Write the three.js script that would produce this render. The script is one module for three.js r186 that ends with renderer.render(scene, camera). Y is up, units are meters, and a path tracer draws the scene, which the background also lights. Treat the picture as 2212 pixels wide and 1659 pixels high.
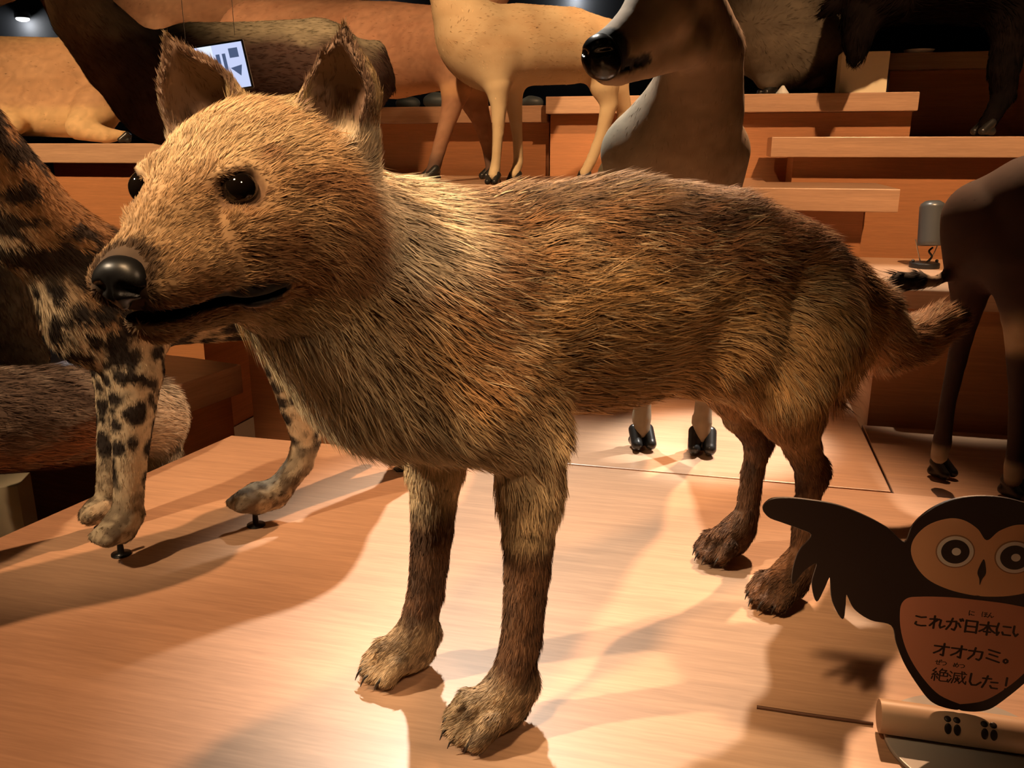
import * as THREE from 'three';
import { RectAreaLightUniformsLib } from 'three/addons/lights/RectAreaLightUniformsLib.js';
import { mergeGeometries } from 'three/addons/utils/BufferGeometryUtils.js';

// ---------------------------------------------------------------- camera, lights, exposure
RectAreaLightUniformsLib.init();
const scene = new THREE.Scene();
scene.background = new THREE.Color(0x000000);
const EYE = 0.70, FOCAL = 1850, PITCH = Math.atan((829.5 - 315) / FOCAL);
const camera = new THREE.PerspectiveCamera(2 * Math.atan(829.5 / FOCAL) * 180 / Math.PI, 2212 / 1659, 0.02, 60);
camera.position.set(0, EYE, 0);
camera.rotation.x = -PITCH;
scene.add(camera);
const renderer = new THREE.WebGLRenderer();
renderer.toneMapping = THREE.LinearToneMapping;
renderer.toneMappingExposure = 1.36;
renderer.shadowMap.enabled = true;
const V = (x, y, z) => new THREE.Vector3(x, y, z);
// unseen ceiling spotlights, the later entries added to brighten chosen subjects: [position, target, colour, candela, cone half angle, penumbra, softness]
const SPOTS = [
  [[-0.95, 2.9, 0.3], [-0.02, 0.5, -1.0], 0xffcf9a, 34, 0.155, 0.7, 8, 'ceiling spotlight nearest the visitor, aimed at the flank of the wolf'],
  [[1.25, 2.8, -3.3], [-0.15, 0.0, -1.15], 0xffc290, 36, 0.38, 0.4, 2, 'ceiling spotlight above the right hand steps, aimed at the wolf from behind'],
  [[-0.3, 2.7, -3.3], [0.2, 0.0, -1.35], 0xfff4e4, 32, 0.25, 0.4, 2, 'ceiling spotlight behind the deer, aimed at the bright middle platform'],
  [[-0.9, 2.7, -0.9], [-0.1, 0.75, -3.3], 0xffcf98, 26, 0.30, 0.5, 2, 'ceiling spotlight over the wolf, aimed at the pale gazelles'],
  [[1.1, 2.8, -1.0], [1.5, 0.6, -3.3], 0xffc890, 24, 0.42, 0.5, 2, 'ceiling spotlight over the sign, aimed at the right hand steps'],
  [[-2.2, 2.7, -0.8], [-1.5, 0.7, -3.6], 0xffcf98, 36, 0.36, 0.5, 2, 'added unseen spotlight over the left aisle, brightening the far left step'],  // this spot and those below are added fill, out of view
  [[1.0, 2.9, -1.7], [0.15, 0.75, -4.2], 0xffc890, 18, 0.22, 0.5, 2, 'added unseen spotlight above the deer, brightening the step behind the gazelle'],
  [[1.7, 2.7, -2.75], [0.5, 0.0, -1.98], 0xfffaf0, 44, 0.1, 0.5, 1.5, 'added unseen spotlight over the right hand steps, brightening the platform at the feet of the deer'],
  [[0.45, 2.8, -2.75], [1.12, 0.35, -2.4], 0xfff2dc, 20, 0.12, 0.5, 1.5, 'added unseen spotlight above the dark deer, brightening the platform of the floor spotlight'],
  [[0.85, 2.5, 0.75], [-0.08, 0.46, -0.95], 0xffd0a0, 9, 0.15, 0.7, 9, 'added unseen fill spotlight behind the visitor on the right, brightening the chest of the wolf'],
  [[-2.3, 2.2, -0.55], [-0.12, 0.36, -0.95], 0xffe2bc, 30, 0.15, 0.6, 2.5, 'added unseen spotlight at the left wall, brightening the chest of the wolf'],
  [[-2.0, 2.6, 0.1], [-0.84, 0.4, -1.42], 0xffd6a8, 19, 0.16, 0.6, 2.5, 'added unseen spotlight at the far left end, brightening the spotted cat'],
];
// ---------------------------------------------------------------- helpers
const RIGHT = V(1, 0, 0), UPV = V(0, Math.cos(PITCH), -Math.sin(PITCH)), FWD = V(0, -Math.sin(PITCH), -Math.cos(PITCH));
const ray = (px, py) => FWD.clone().addScaledVector(RIGHT, (px - 1106) / FOCAL).addScaledVector(UPV, (829.5 - py) / FOCAL);
const W = (px, py, d) => { const r = ray(px, py); return camera.position.clone().addScaledVector(r, d / -r.z); };        // point at horizontal distance d
const G = (px, py, h = 0) => { const r = ray(px, py); return camera.position.clone().addScaledVector(r, (h - EYE) / r.y); }; // point at height h
let seed = 12345;
const rnd = () => { seed = (seed + 0x6d2b79f5) | 0; let t = Math.imul(seed ^ (seed >>> 15), 1 | seed); t = (t + Math.imul(t ^ (t >>> 7), 61 | t)) ^ t; return ((t ^ (t >>> 14)) >>> 0) / 4294967296; };
const hash = (x, y, z) => { let h = Math.imul(x, 374761393) ^ Math.imul(y, 668265263) ^ Math.imul(z, 2147483647 ^ 0x5bd1e995); h = Math.imul(h ^ (h >>> 13), 1274126177); return ((h ^ (h >>> 16)) >>> 0) / 4294967296; };
const nz = (x, y, z) => {
  const X = Math.floor(x), Y = Math.floor(y), Z = Math.floor(z), f = (t) => t * t * (3 - 2 * t), u = f(x - X), v = f(y - Y), w = f(z - Z), l = (a, b, t) => a + (b - a) * t;
  return l(l(l(hash(X, Y, Z), hash(X + 1, Y, Z), u), l(hash(X, Y + 1, Z), hash(X + 1, Y + 1, Z), u), v), l(l(hash(X, Y, Z + 1), hash(X + 1, Y, Z + 1), u), l(hash(X, Y + 1, Z + 1), hash(X + 1, Y + 1, Z + 1), u), v), w);
};
const fbm = (x, y, z, o = 3) => { let s = 0, a = 0.5, t = 0; for (let i = 0; i < o; i++) { s += a * nz(x, y, z); t += a; a *= 0.5; x = x * 2.03 + 7; y = y * 2.03 + 3; z = z * 2.03 + 11; } return s / t; };
const clamp = (x, a = 0, b = 1) => Math.min(b, Math.max(a, x)), ss = (a, b, x) => { const t = clamp((x - a) / (b - a)); return t * t * (3 - 2 * t); }, lerp = (a, b, t) => a + (b - a) * t;
const mix3 = (a, b, t) => [lerp(a[0], b[0], t), lerp(a[1], b[1], t), lerp(a[2], b[2], t)];
const used = {};
const numbered = (n) => { const k = used[n] = (used[n] ?? -1) + 1; return k ? n + '_' + String(k).padStart(3, '0') : n; };
const shade = (o) => { o.castShadow = true; o.receiveShadow = true; return o; };
function thing(name, label, category, pos = [0, 0, 0], turn = 0, group) {
  const o = new THREE.Group(); o.name = numbered(name); o.position.set(...pos); o.rotation.y = turn; o.userData = { label, category };
  if (group) o.userData.group = group;
  scene.add(o); return o;
}
function part(parent, name, geo, mat, label) { const m = shade(new THREE.Mesh(geo, mat)); m.name = name; if (label) m.userData.label = label; parent.add(m); return m; }
function single(name, label, category, geo, mat, group) { const m = shade(new THREE.Mesh(geo, mat)); m.name = numbered(name); m.userData = { label, category }; if (group) m.userData.group = group; scene.add(m); return m; }
function structure(name, geo, mat) { const m = shade(new THREE.Mesh(geo, mat)); m.name = name; m.userData = { kind: 'structure' }; scene.add(m); return m; }
const std = (o) => new THREE.MeshStandardMaterial(o), phys = (o) => new THREE.MeshPhysicalMaterial(o);
const lin = (r, g, b) => new THREE.Color().setRGB(r, g, b);

// ---------------------------------------------------------------- signed distance modelling
const smin = (a, b, k) => { const h = Math.max(k - Math.abs(a - b), 0) / k; return Math.min(a, b) - h * h * k * 0.25; };
// tapered capsule; squash = [nx, ny, nz, factor] narrows it along one direction
function cone(a, b, ra, rb, o = {}) {
  let [ax, ay, az] = a, bx = b[0] - ax, by = b[1] - ay, bz = b[2] - az;
  const s = o.sq, e = s ? 1 / s[3] - 1 : 0;
  if (s) { const m = (bx * s[0] + by * s[1] + bz * s[2]) * e; bx += s[0] * m; by += s[1] * m; bz += s[2] * m; }
  const bb = bx * bx + by * by + bz * bz || 1e-9, f = s ? Math.max(0.6, Math.min(1, s[3])) : 1;
  return { ...o, k: o.k ?? 0.03, dir: [b[0] - a[0], b[1] - a[1], b[2] - a[2]], d(x, y, z) {
    x -= ax; y -= ay; z -= az;
    if (s) { const m = (x * s[0] + y * s[1] + z * s[2]) * e; x += s[0] * m; y += s[1] * m; z += s[2] * m; }
    const t = clamp((x * bx + y * by + z * bz) / bb), ex = x - bx * t, ey = y - by * t, ez = z - bz * t;
    return (Math.sqrt(ex * ex + ey * ey + ez * ez) - (ra + (rb - ra) * t)) * f;
  } };
}
// ellipsoid with radii r in a frame given by a Matrix4 (or axis aligned)
function ell(c, r, o = {}) {
  const m = o.frame ? o.frame.elements : null, [rx, ry, rz] = r, rm = Math.min(rx, ry, rz);
  return { ...o, k: o.k ?? 0.03, dir: o.dir ?? [1, 0, 0], d(x, y, z) {
    x -= c[0]; y -= c[1]; z -= c[2];
    if (m) { const X = x * m[0] + y * m[1] + z * m[2], Y = x * m[4] + y * m[5] + z * m[6], Z = x * m[8] + y * m[9] + z * m[10]; x = X; y = Y; z = Z; }
    const p = Math.sqrt((x / rx) ** 2 + (y / ry) ** 2 + (z / rz) ** 2), q = Math.sqrt((x / rx / rx) ** 2 + (y / ry / ry) ** 2 + (z / rz / rz) ** 2);
    return q > 1e-9 ? p * (p - 1) / q : -rm;
  } };
}
let chains = 0;
const chain = (pts, o = {}) => { const grp = ++chains; return pts.slice(1).map((p, i) => cone(pts[i], p, pts[i][3], p[3], { ...o, grp })); };
function field(prims) {
  const add = prims.filter((p) => !p.cut), cut = prims.filter((p) => p.cut);
  const f = (x, y, z) => {
    let d = 1e3;
    for (let i = 0; i < add.length; i++) {
      const p = add[i]; let e = p.d(x, y, z);
      while (p.grp && add[i + 1]?.grp === p.grp) e = smin(e, add[++i].d(x, y, z), 0.004);   // the links of one chain join without swelling
      d = d > 900 ? e : smin(d, e, p.k);
    }
    for (const p of cut) d = -smin(-d, p.d(x, y, z), p.k);
    return d;
  };
  f.near = (x, y, z, reach) => { // the same field made of the solids that matter within reach of a point
    const ds = add.map((p) => p.d(x, y, z)), m = Math.min(...ds);
    return field([...add.filter((p, i) => ds[i] - m < reach + 0.075), ...cut.filter((p) => p.d(x, y, z) < reach)]);
  };
  return f;
}
// surface nets on a dense grid whose far blocks are skipped
function meshField(f, lo, hi, h) {
  const n = [0, 1, 2].map((i) => Math.ceil((hi[i] - lo[i]) / h / 4) * 4 + 1), [nx, ny, nz_] = n, g = new Float32Array(nx * ny * nz_), at = (i, j, k) => i + nx * (j + ny * k);
  for (let K = 0; K < nz_; K += 4) for (let J = 0; J < ny; J += 4) for (let I = 0; I < nx; I += 4) {
    const X = lo[0] + (I + 2) * h, Y = lo[1] + (J + 2) * h, Z = lo[2] + (K + 2) * h, c = f(X, Y, Z), skip = Math.abs(c) > h * 3.6 * 1.9, q = skip ? null : f.near(X, Y, Z, h * 3.6 * 3.8);
    for (let k = K; k < Math.min(K + 4, nz_); k++) for (let j = J; j < Math.min(J + 4, ny); j++) for (let i = I; i < Math.min(I + 4, nx); i++) g[at(i, j, k)] = skip ? c : q(lo[0] + i * h, lo[1] + j * h, lo[2] + k * h);
  }
  const id = new Int32Array(nx * ny * nz_).fill(-1), pos = [], idx = [];
  const nor = [], E = [[0, 1], [0, 2], [0, 4], [1, 3], [1, 5], [2, 3], [2, 6], [3, 7], [4, 5], [4, 6], [5, 7], [6, 7]], v = new Float32Array(8);
  for (let k = 0; k < nz_ - 1; k++) for (let j = 0; j < ny - 1; j++) for (let i = 0; i < nx - 1; i++) {
    let m = 0;
    for (let c = 0; c < 8; c++) { v[c] = g[at(i + (c & 1), j + (c >> 1 & 1), k + (c >> 2))]; if (v[c] < 0) m |= 1 << c; }
    if (m === 0 || m === 255) continue;
    let x = 0, y = 0, z = 0, q = 0;
    for (const [a, b] of E) if ((v[a] < 0) !== (v[b] < 0)) { const t = v[a] / (v[a] - v[b]); x += lerp(a & 1, b & 1, t); y += lerp(a >> 1 & 1, b >> 1 & 1, t); z += lerp(a >> 2, b >> 2, t); q++; }
    const a = v[1] + v[3] + v[5] + v[7] - v[0] - v[2] - v[4] - v[6], b = v[2] + v[3] + v[6] + v[7] - v[0] - v[1] - v[4] - v[5], c_ = v[4] + v[5] + v[6] + v[7] - v[0] - v[1] - v[2] - v[3], l = Math.hypot(a, b, c_) || 1; nor.push(a / l, b / l, c_ / l);
    id[at(i, j, k)] = pos.length / 3; pos.push(lo[0] + (i + x / q) * h, lo[1] + (j + y / q) * h, lo[2] + (k + z / q) * h);
  }
  const quad = (a, b, c, d, flip) => { if (a < 0 || b < 0 || c < 0 || d < 0) return; if (flip) idx.push(a, c, b, a, d, c); else idx.push(a, b, c, a, c, d); };
  for (let k = 1; k < nz_ - 1; k++) for (let j = 1; j < ny - 1; j++) for (let i = 1; i < nx - 1; i++) {
    const s = g[at(i, j, k)] < 0;
    if (s !== g[at(i + 1, j, k)] < 0) quad(id[at(i, j - 1, k - 1)], id[at(i, j, k - 1)], id[at(i, j, k)], id[at(i, j - 1, k)], !s);
    if (s !== g[at(i, j + 1, k)] < 0) quad(id[at(i - 1, j, k - 1)], id[at(i - 1, j, k)], id[at(i, j, k)], id[at(i, j, k - 1)], !s);
    if (s !== g[at(i, j, k + 1)] < 0) quad(id[at(i - 1, j - 1, k)], id[at(i, j - 1, k)], id[at(i, j, k)], id[at(i - 1, j, k)], !s);
  }
  const P = new Float32Array(pos), N = new Float32Array(nor);
  const geo = new THREE.BufferGeometry();
  geo.setAttribute('position', new THREE.BufferAttribute(P, 3)); geo.setAttribute('normal', new THREE.BufferAttribute(N, 3)); geo.setIndex(idx);
  return geo;
}
function paint(geo, col) {
  const p = geo.attributes.position, n = geo.attributes.normal, c = new Float32Array(p.count * 3);
  for (let i = 0; i < p.count; i++) c.set(col(p.getX(i), p.getY(i), p.getZ(i), n.getX(i), n.getY(i), n.getZ(i)), i * 3);
  geo.setAttribute('color', new THREE.BufferAttribute(c, 3)); return geo;
}
// fur: single curved tapering hairs grown over a mesh in small clumps; look.at(p, n) -> {len, flow, lift, col, thick, mess}
const furMat = phys({ color: 0xffffff, vertexColors: true, roughness: 0.75, specularIntensity: 0.35 });
const blackFurMat = phys({ color: 0xffffff, vertexColors: true, roughness: 0.9, specularIntensity: 0.08 });
function fur(parent, geo, count, look, { hairs = 6, segs = 2, name = 'fur', spread = 0.004, mat = furMat } = {}) {
  const p = geo.attributes.position, n = geo.attributes.normal, ix = geo.index, T = ix.count / 3, cum = new Float64Array(T);
  const a = V(), b = V(), c = V(), pt = V(), nn = V(); let sum = 0;
  for (let t = 0; t < T; t++) {
    a.fromBufferAttribute(p, ix.getX(t * 3)); b.fromBufferAttribute(p, ix.getX(t * 3 + 1)); c.fromBufferAttribute(p, ix.getX(t * 3 + 2)); pt.copy(a).add(b).add(c).multiplyScalar(1 / 3);
    const d = look.density ? look.density(pt) : 1; sum += b.sub(a).cross(c.sub(a)).length() * d; cum[t] = sum;
  }
  const per = segs * 2 + 1, P = new Float32Array(count * hairs * per * 3), N = new Float32Array(P.length), C = new Float32Array(P.length), I = new Uint32Array(count * hairs * (segs * 2 - 1) * 3);
  const X = V(), Y = V(), Z = V(), fl = V(), o = V(), q = V(), hn = V(); let nv = 0, ni = 0;
  for (let i = 0; i < count; i++) {
    const s = rnd() * sum; let lo = 0, hi = T - 1; while (lo < hi) { const md = (lo + hi) >> 1; if (cum[md] < s) lo = md + 1; else hi = md; }
    let u = rnd(), v = rnd(); if (u + v > 1) { u = 1 - u; v = 1 - v; }
    const i0 = ix.getX(lo * 3), i1 = ix.getX(lo * 3 + 1), i2 = ix.getX(lo * 3 + 2);
    pt.fromBufferAttribute(p, i0).multiplyScalar(1 - u - v).addScaledVector(a.fromBufferAttribute(p, i1), u).addScaledVector(b.fromBufferAttribute(p, i2), v);
    nn.fromBufferAttribute(n, i0).multiplyScalar(1 - u - v).addScaledVector(a.fromBufferAttribute(n, i1), u).addScaledVector(b.fromBufferAttribute(n, i2), v).normalize();
    const r = look.at(pt, nn); if (!r || r.len <= 0) continue;
    fl.set(...r.flow); fl.addScaledVector(nn, -fl.dot(nn)).normalize(); if (!(fl.length() > 0.5)) { fl.set(0.3, -1, 0.2); fl.addScaledVector(nn, -fl.dot(nn)).normalize(); }
    X.crossVectors(nn, fl).normalize(); fl.addScaledVector(X, (rnd() - 0.5) * (r.mess ?? 0.35)).normalize(); X.crossVectors(nn, fl).normalize();
    const sp = Math.max(spread, r.len * 0.16);
    for (let h = 0; h < hairs; h++) {
      const L = r.len * (0.6 + rnd() * 0.6), lift = r.lift * (0.6 + rnd() * 0.8), w = (r.thick ?? 0.0011) * (0.7 + rnd() * 0.6), sx = (rnd() - 0.5) * 0.3, e = 0.78 + rnd() * 0.44;
      o.copy(pt).addScaledVector(X, (rnd() - 0.5) * sp).addScaledVector(fl, (rnd() - 0.5) * sp).addScaledVector(nn, -0.001);
      Y.copy(fl).addScaledVector(nn, lift).addScaledVector(X, sx).normalize(); Z.crossVectors(X, Y).normalize();
      const yaw = (rnd() - 0.5) * 1.6; q.copy(X).multiplyScalar(Math.cos(yaw)).addScaledVector(Z, Math.sin(yaw)); hn.crossVectors(q, Y).normalize(); if (hn.dot(nn) < 0) { hn.negate(); q.negate(); } hn.multiplyScalar(0.55).addScaledVector(nn, r.soft ?? 0.6).normalize();
      if (look.floor !== undefined && (o.y + Y.y * L - nn.y * L * 0.16 < look.floor || o.y < look.floor)) continue;
      const v0 = nv / 3;
      for (let k = 0; k <= segs; k++) {
        const t = k / segs, ww = w * 0.5 * (1 - 0.3 * t), bx = o.x + Y.x * L * t - nn.x * L * 0.16 * t * t, by = o.y + Y.y * L * t - nn.y * L * 0.16 * t * t, bz = o.z + Y.z * L * t - nn.z * L * 0.16 * t * t, tip = k === segs;
        for (let m = tip ? 0 : -1; m <= 1; m += 2) { P[nv] = bx + q.x * ww * m; P[nv + 1] = by + q.y * ww * m; P[nv + 2] = bz + q.z * ww * m; N[nv] = hn.x; N[nv + 1] = hn.y; N[nv + 2] = hn.z; C[nv] = r.col[0] * e; C[nv + 1] = r.col[1] * e; C[nv + 2] = r.col[2] * e; nv += 3; if (tip) break; }
      }
      for (let k = 0; k < segs - 1; k++) { const s0 = v0 + k * 2; I[ni++] = s0; I[ni++] = s0 + 1; I[ni++] = s0 + 3; I[ni++] = s0; I[ni++] = s0 + 3; I[ni++] = s0 + 2; }
      { const s0 = v0 + (segs - 1) * 2; I[ni++] = s0; I[ni++] = s0 + 1; I[ni++] = s0 + 2; }
    }
  }
  const g = new THREE.BufferGeometry();
  g.setAttribute('position', new THREE.BufferAttribute(P.slice(0, nv), 3)); g.setAttribute('normal', new THREE.BufferAttribute(N.slice(0, nv), 3)); g.setAttribute('color', new THREE.BufferAttribute(C.slice(0, nv), 3)); g.setIndex(new THREE.BufferAttribute(I.slice(0, ni), 1));
  const f = shade(new THREE.Mesh(g, mat)); f.name = name; f.userData = { kind: 'stuff' }; parent.add(f); furTris += ni / 3; return f;
}
let furTris = 0;
// direction, length and lift of the coat blended from the nearest bones
function coat(prims) {
  const bones = prims.filter((p) => !p.cut && p.fl !== undefined);
  return (x, y, z) => {
    let dm = 1e3; const ds = bones.map((p) => { const d = p.d(x, y, z); if (d < dm) dm = d; return d; });
    let w = 0, fx = 0, fy = 0, fz = 0, len = 0, lift = 0;
    bones.forEach((p, i) => { const e = Math.exp(-(ds[i] - dm) / 0.016); if (e < 0.01) return; const v = p.flow ?? p.dir, l = Math.hypot(...v) || 1; w += e; fx += e * v[0] / l; fy += e * v[1] / l; fz += e * v[2] / l; len += e * p.fl; lift += e * (p.lift ?? 0.3); });
    return { flow: [fx / w, fy / w, fz / w], len: len / w, lift: lift / w };
  };
}

// ---------------------------------------------------------------- wood
function woodTexture(size, seedOff, contrast) {
  const d = new Uint8Array(size * size * 4);
  for (let y = 0; y < size; y++) for (let x = 0; x < size; x++) {
    const u = x / size, v = y / size, P = 16;
    const per = (fx, fy, o) => { // periodic noise
      const X = u * fx, Y = v * fy, x0 = Math.floor(X), y0 = Math.floor(Y), f = (t) => t * t * (3 - 2 * t), a = f(X - x0), b = f(Y - y0), h = (i, j) => hash(((i % fx) + fx) % fx, ((j % fy) + fy) % fy, o + seedOff);
      return lerp(lerp(h(x0, y0), h(x0 + 1, y0), a), lerp(h(x0, y0 + 1), h(x0 + 1, y0 + 1), a), b);
    };
    let g = 0.30 * per(4, 64, 1) + 0.34 * per(10, 220, 2) + 0.24 * per(40, 500, 3) + 0.12 * per(3, 9, 4);
    g = 1 + (g - 0.5) * contrast;
    const i = (y * size + x) * 4; d[i] = clamp(236 * g, 0, 255); d[i + 1] = clamp(232 * g, 0, 255); d[i + 2] = clamp(226 * g, 0, 255); d[i + 3] = 255;
  }
  const t = new THREE.DataTexture(d, size, size); t.colorSpace = THREE.SRGBColorSpace; t.magFilter = THREE.LinearFilter; t.wrapS = t.wrapT = THREE.RepeatWrapping; t.needsUpdate = true; return t;
}
const grain = woodTexture(1024, 5, 0.2); grain.repeat.set(1 / 0.8, 1 / 0.8);
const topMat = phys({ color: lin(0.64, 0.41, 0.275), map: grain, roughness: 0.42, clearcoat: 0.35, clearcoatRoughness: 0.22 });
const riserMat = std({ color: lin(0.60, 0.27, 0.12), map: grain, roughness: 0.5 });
const edgeMat = std({ color: lin(0.64, 0.34, 0.17), map: grain, roughness: 0.45 });
// slab of any outline in plan: points are [x, -z], height along y
function slabGeometry(pts, thick, bevel = 0.003) {
  const s = new THREE.Shape(pts.map(([x, y]) => new THREE.Vector2(x, y)));
  const g = new THREE.ExtrudeGeometry(s, { depth: thick - 2 * bevel, bevelEnabled: true, bevelSize: bevel, bevelThickness: bevel, bevelOffset: -bevel, bevelSegments: 2 });
  g.rotateX(-Math.PI / 2); g.translate(0, -thick + bevel, 0); return g;
}
const boxGeometry = (x0, x1, y0, y1, z0, z1) => slabGeometry([[x0, -z1], [x1, -z1], [x1, -z0], [x0, -z0]], y1 - y0, 0.002).translate(0, y1, 0);

// ---------------------------------------------------------------- the hall
const FLOOR = -0.6, hallMat = std({ color: lin(0.02, 0.022, 0.026), roughness: 0.8 });
structure('floor', new THREE.BoxGeometry(9.4, 0.1, 10.4).translate(0.3, FLOOR - 0.05, -2.6), std({ color: lin(0.10, 0.06, 0.04), roughness: 0.7 }));
structure('ceiling', new THREE.BoxGeometry(9.4, 0.1, 10.4).translate(0.3, 3.25, -2.6), hallMat);
structure('wall_back', new THREE.BoxGeometry(9.4, 3.9, 0.1).translate(0.3, 1.3, -7.75), hallMat);
structure('wall_front', new THREE.BoxGeometry(9.4, 3.9, 0.1).translate(0.3, 1.3, 2.55), hallMat);
structure('wall_left', new THREE.BoxGeometry(0.1, 3.9, 10.4).translate(-4.35, 1.3, -2.6), hallMat);
structure('wall_right', new THREE.BoxGeometry(0.1, 3.9, 10.4).translate(4.95, 1.3, -2.6), hallMat);

const lampBody = std({ color: 0x111112, roughness: 0.5 });
for (const [p, t, c, cd, ang, pen, soft, label] of SPOTS) {
  const o = thing('ceiling_spotlight', label, 'spotlight', p), dir = V(...t).sub(V(...p)).normalize();
  const can = part(o, 'can', new THREE.LatheGeometry([[0.0, -0.06], [0.05, -0.06], [0.058, -0.05], [0.062, 0.1], [0.058, 0.1], [0.054, -0.03], [0, -0.03]].map(([x, y]) => new THREE.Vector2(x, y)), 28), lampBody);
  can.quaternion.setFromUnitVectors(V(0, 1, 0), dir);
  const lens = part(o, 'lens', new THREE.CylinderGeometry(0.05, 0.05, 0.01, 24).translate(0, 0.03, 0), std({ color: 0x222222, emissive: c, emissiveIntensity: 2 })); lens.quaternion.copy(can.quaternion);
  part(o, 'stem', new THREE.CylinderGeometry(0.012, 0.012, 3.2 - p[1], 12).translate(0, (3.2 - p[1]) / 2, 0), lampBody);
  const l = new THREE.SpotLight(c, cd, 0, ang, pen, 2); l.name = 'beam'; l.position.copy(dir).multiplyScalar(0.06); l.target.position.set(...t); l.castShadow = true; l.shadow.radius = soft; l.shadow.mapSize.set(2048, 2048);
  o.add(l); scene.add(l.target);
}

// ---------------------------------------------------------------- platforms, in the frame of the wolf's platform
const A0 = G(500, 940), YAW = -13.77 * Math.PI / 180;
const PF = (a, b, h = 0) => A0.clone().add(V(Math.cos(YAW), 0, -Math.sin(YAW)).multiplyScalar(a)).add(V(-Math.sin(YAW), 0, -Math.cos(YAW)).multiplyScalar(b)).setY(h);
const toPF = (p) => { const q = p.clone().sub(A0), c = Math.cos(YAW), s = Math.sin(YAW); return [q.x * c - q.z * s, -q.x * s - q.z * c]; };
function platform(label, pts, h, thick = 0.075, inset = 0.09, base = FLOOR, tm = topMat) {
  const o = thing('display_platform', label, 'platform', PF(0, 0, 0).toArray(), YAW);
  part(o, 'top_board', slabGeometry(pts, thick).translate(0, h, 0), tm);
  const cx = pts.reduce((s, p) => s + p[0], 0) / pts.length, cy = pts.reduce((s, p) => s + p[1], 0) / pts.length;
  const inn = pts.map(([x, y]) => { const dx = cx - x, dy = cy - y; const [ix, iy] = [].concat(inset, inset); return [x + Math.sign(dx) * Math.min(ix, Math.abs(dx) * 0.5), y + Math.sign(dy) * Math.min(iy, Math.abs(dy) * 0.5)]; });
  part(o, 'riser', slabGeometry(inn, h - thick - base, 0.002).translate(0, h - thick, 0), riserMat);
  return o;
}
const rect = (a0, a1, b0, b1) => [[a0, b0], [a1, b0], [a1, b1], [a0, b1]];
{
  const l = toPF(G(0, 1160)), l2 = [l[0] + (l[0] - 0) * 1.2, l[1] + l[1] * 1.2];
  platform('pale wood platform that carries the wolf, the spotted cat and the owl sign', [[l2[0], l2[1]], [2.6, l2[1]], [2.6, -0.004], [0, 0]], 0);
}
platform('brightly lit level platform under the deer behind the wolf', rect(0.32, 1.545, 0.004, 1.22), 0, 0.06);
platform('orange wood platform under the dark deer at the right edge', rect(1.56, 3.2, 0.04, 0.53), -0.02, 0.06);
platform('pale platform with the small black floor spotlight', rect(1.56, 3.2, 0.55, 1.23), 0.345, 0.05, 0.02);
platform('long wooden step under the pale gazelle', [[-0.7, 1.25], [1.715, 1.25], [1.715, 1.74], [1.315, 1.74], [1.315, 2.18], [-0.7, 2.18]], 0.565);
platform('wooden step at the right with a free left end', [[1.325, 1.75], [3.4, 1.75], [3.4, 2.78], [1.93, 2.78], [1.93, 2.18], [1.325, 2.18]], 0.733);
platform('wooden step behind the pale gazelle, left half', rect(-0.95, 0.335, 2.25, 3.4), 0.88, 0.075, [0.002, 0.09]);
platform('wooden step under the grey animal rump', [[0.345, 2.2], [1.915, 2.2], [1.915, 2.79], [1.8, 2.79], [1.8, 3.3], [0.345, 3.3]], 0.915, 0.075, [0.004, 0.09]);
platform('uppermost wooden step under the black shaggy animal', rect(1.81, 3.6, 2.8, 3.8), 1.122);
platform('dark step under the brown deer behind the head of the wolf', rect(-0.2, 0.31, 0.2, 1.2), 0.3);
platform('wooden step at the far left behind the spotted cat', rect(-1.81, -0.97, 1.4, 2.6), 0.71, 0.08);
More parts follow.
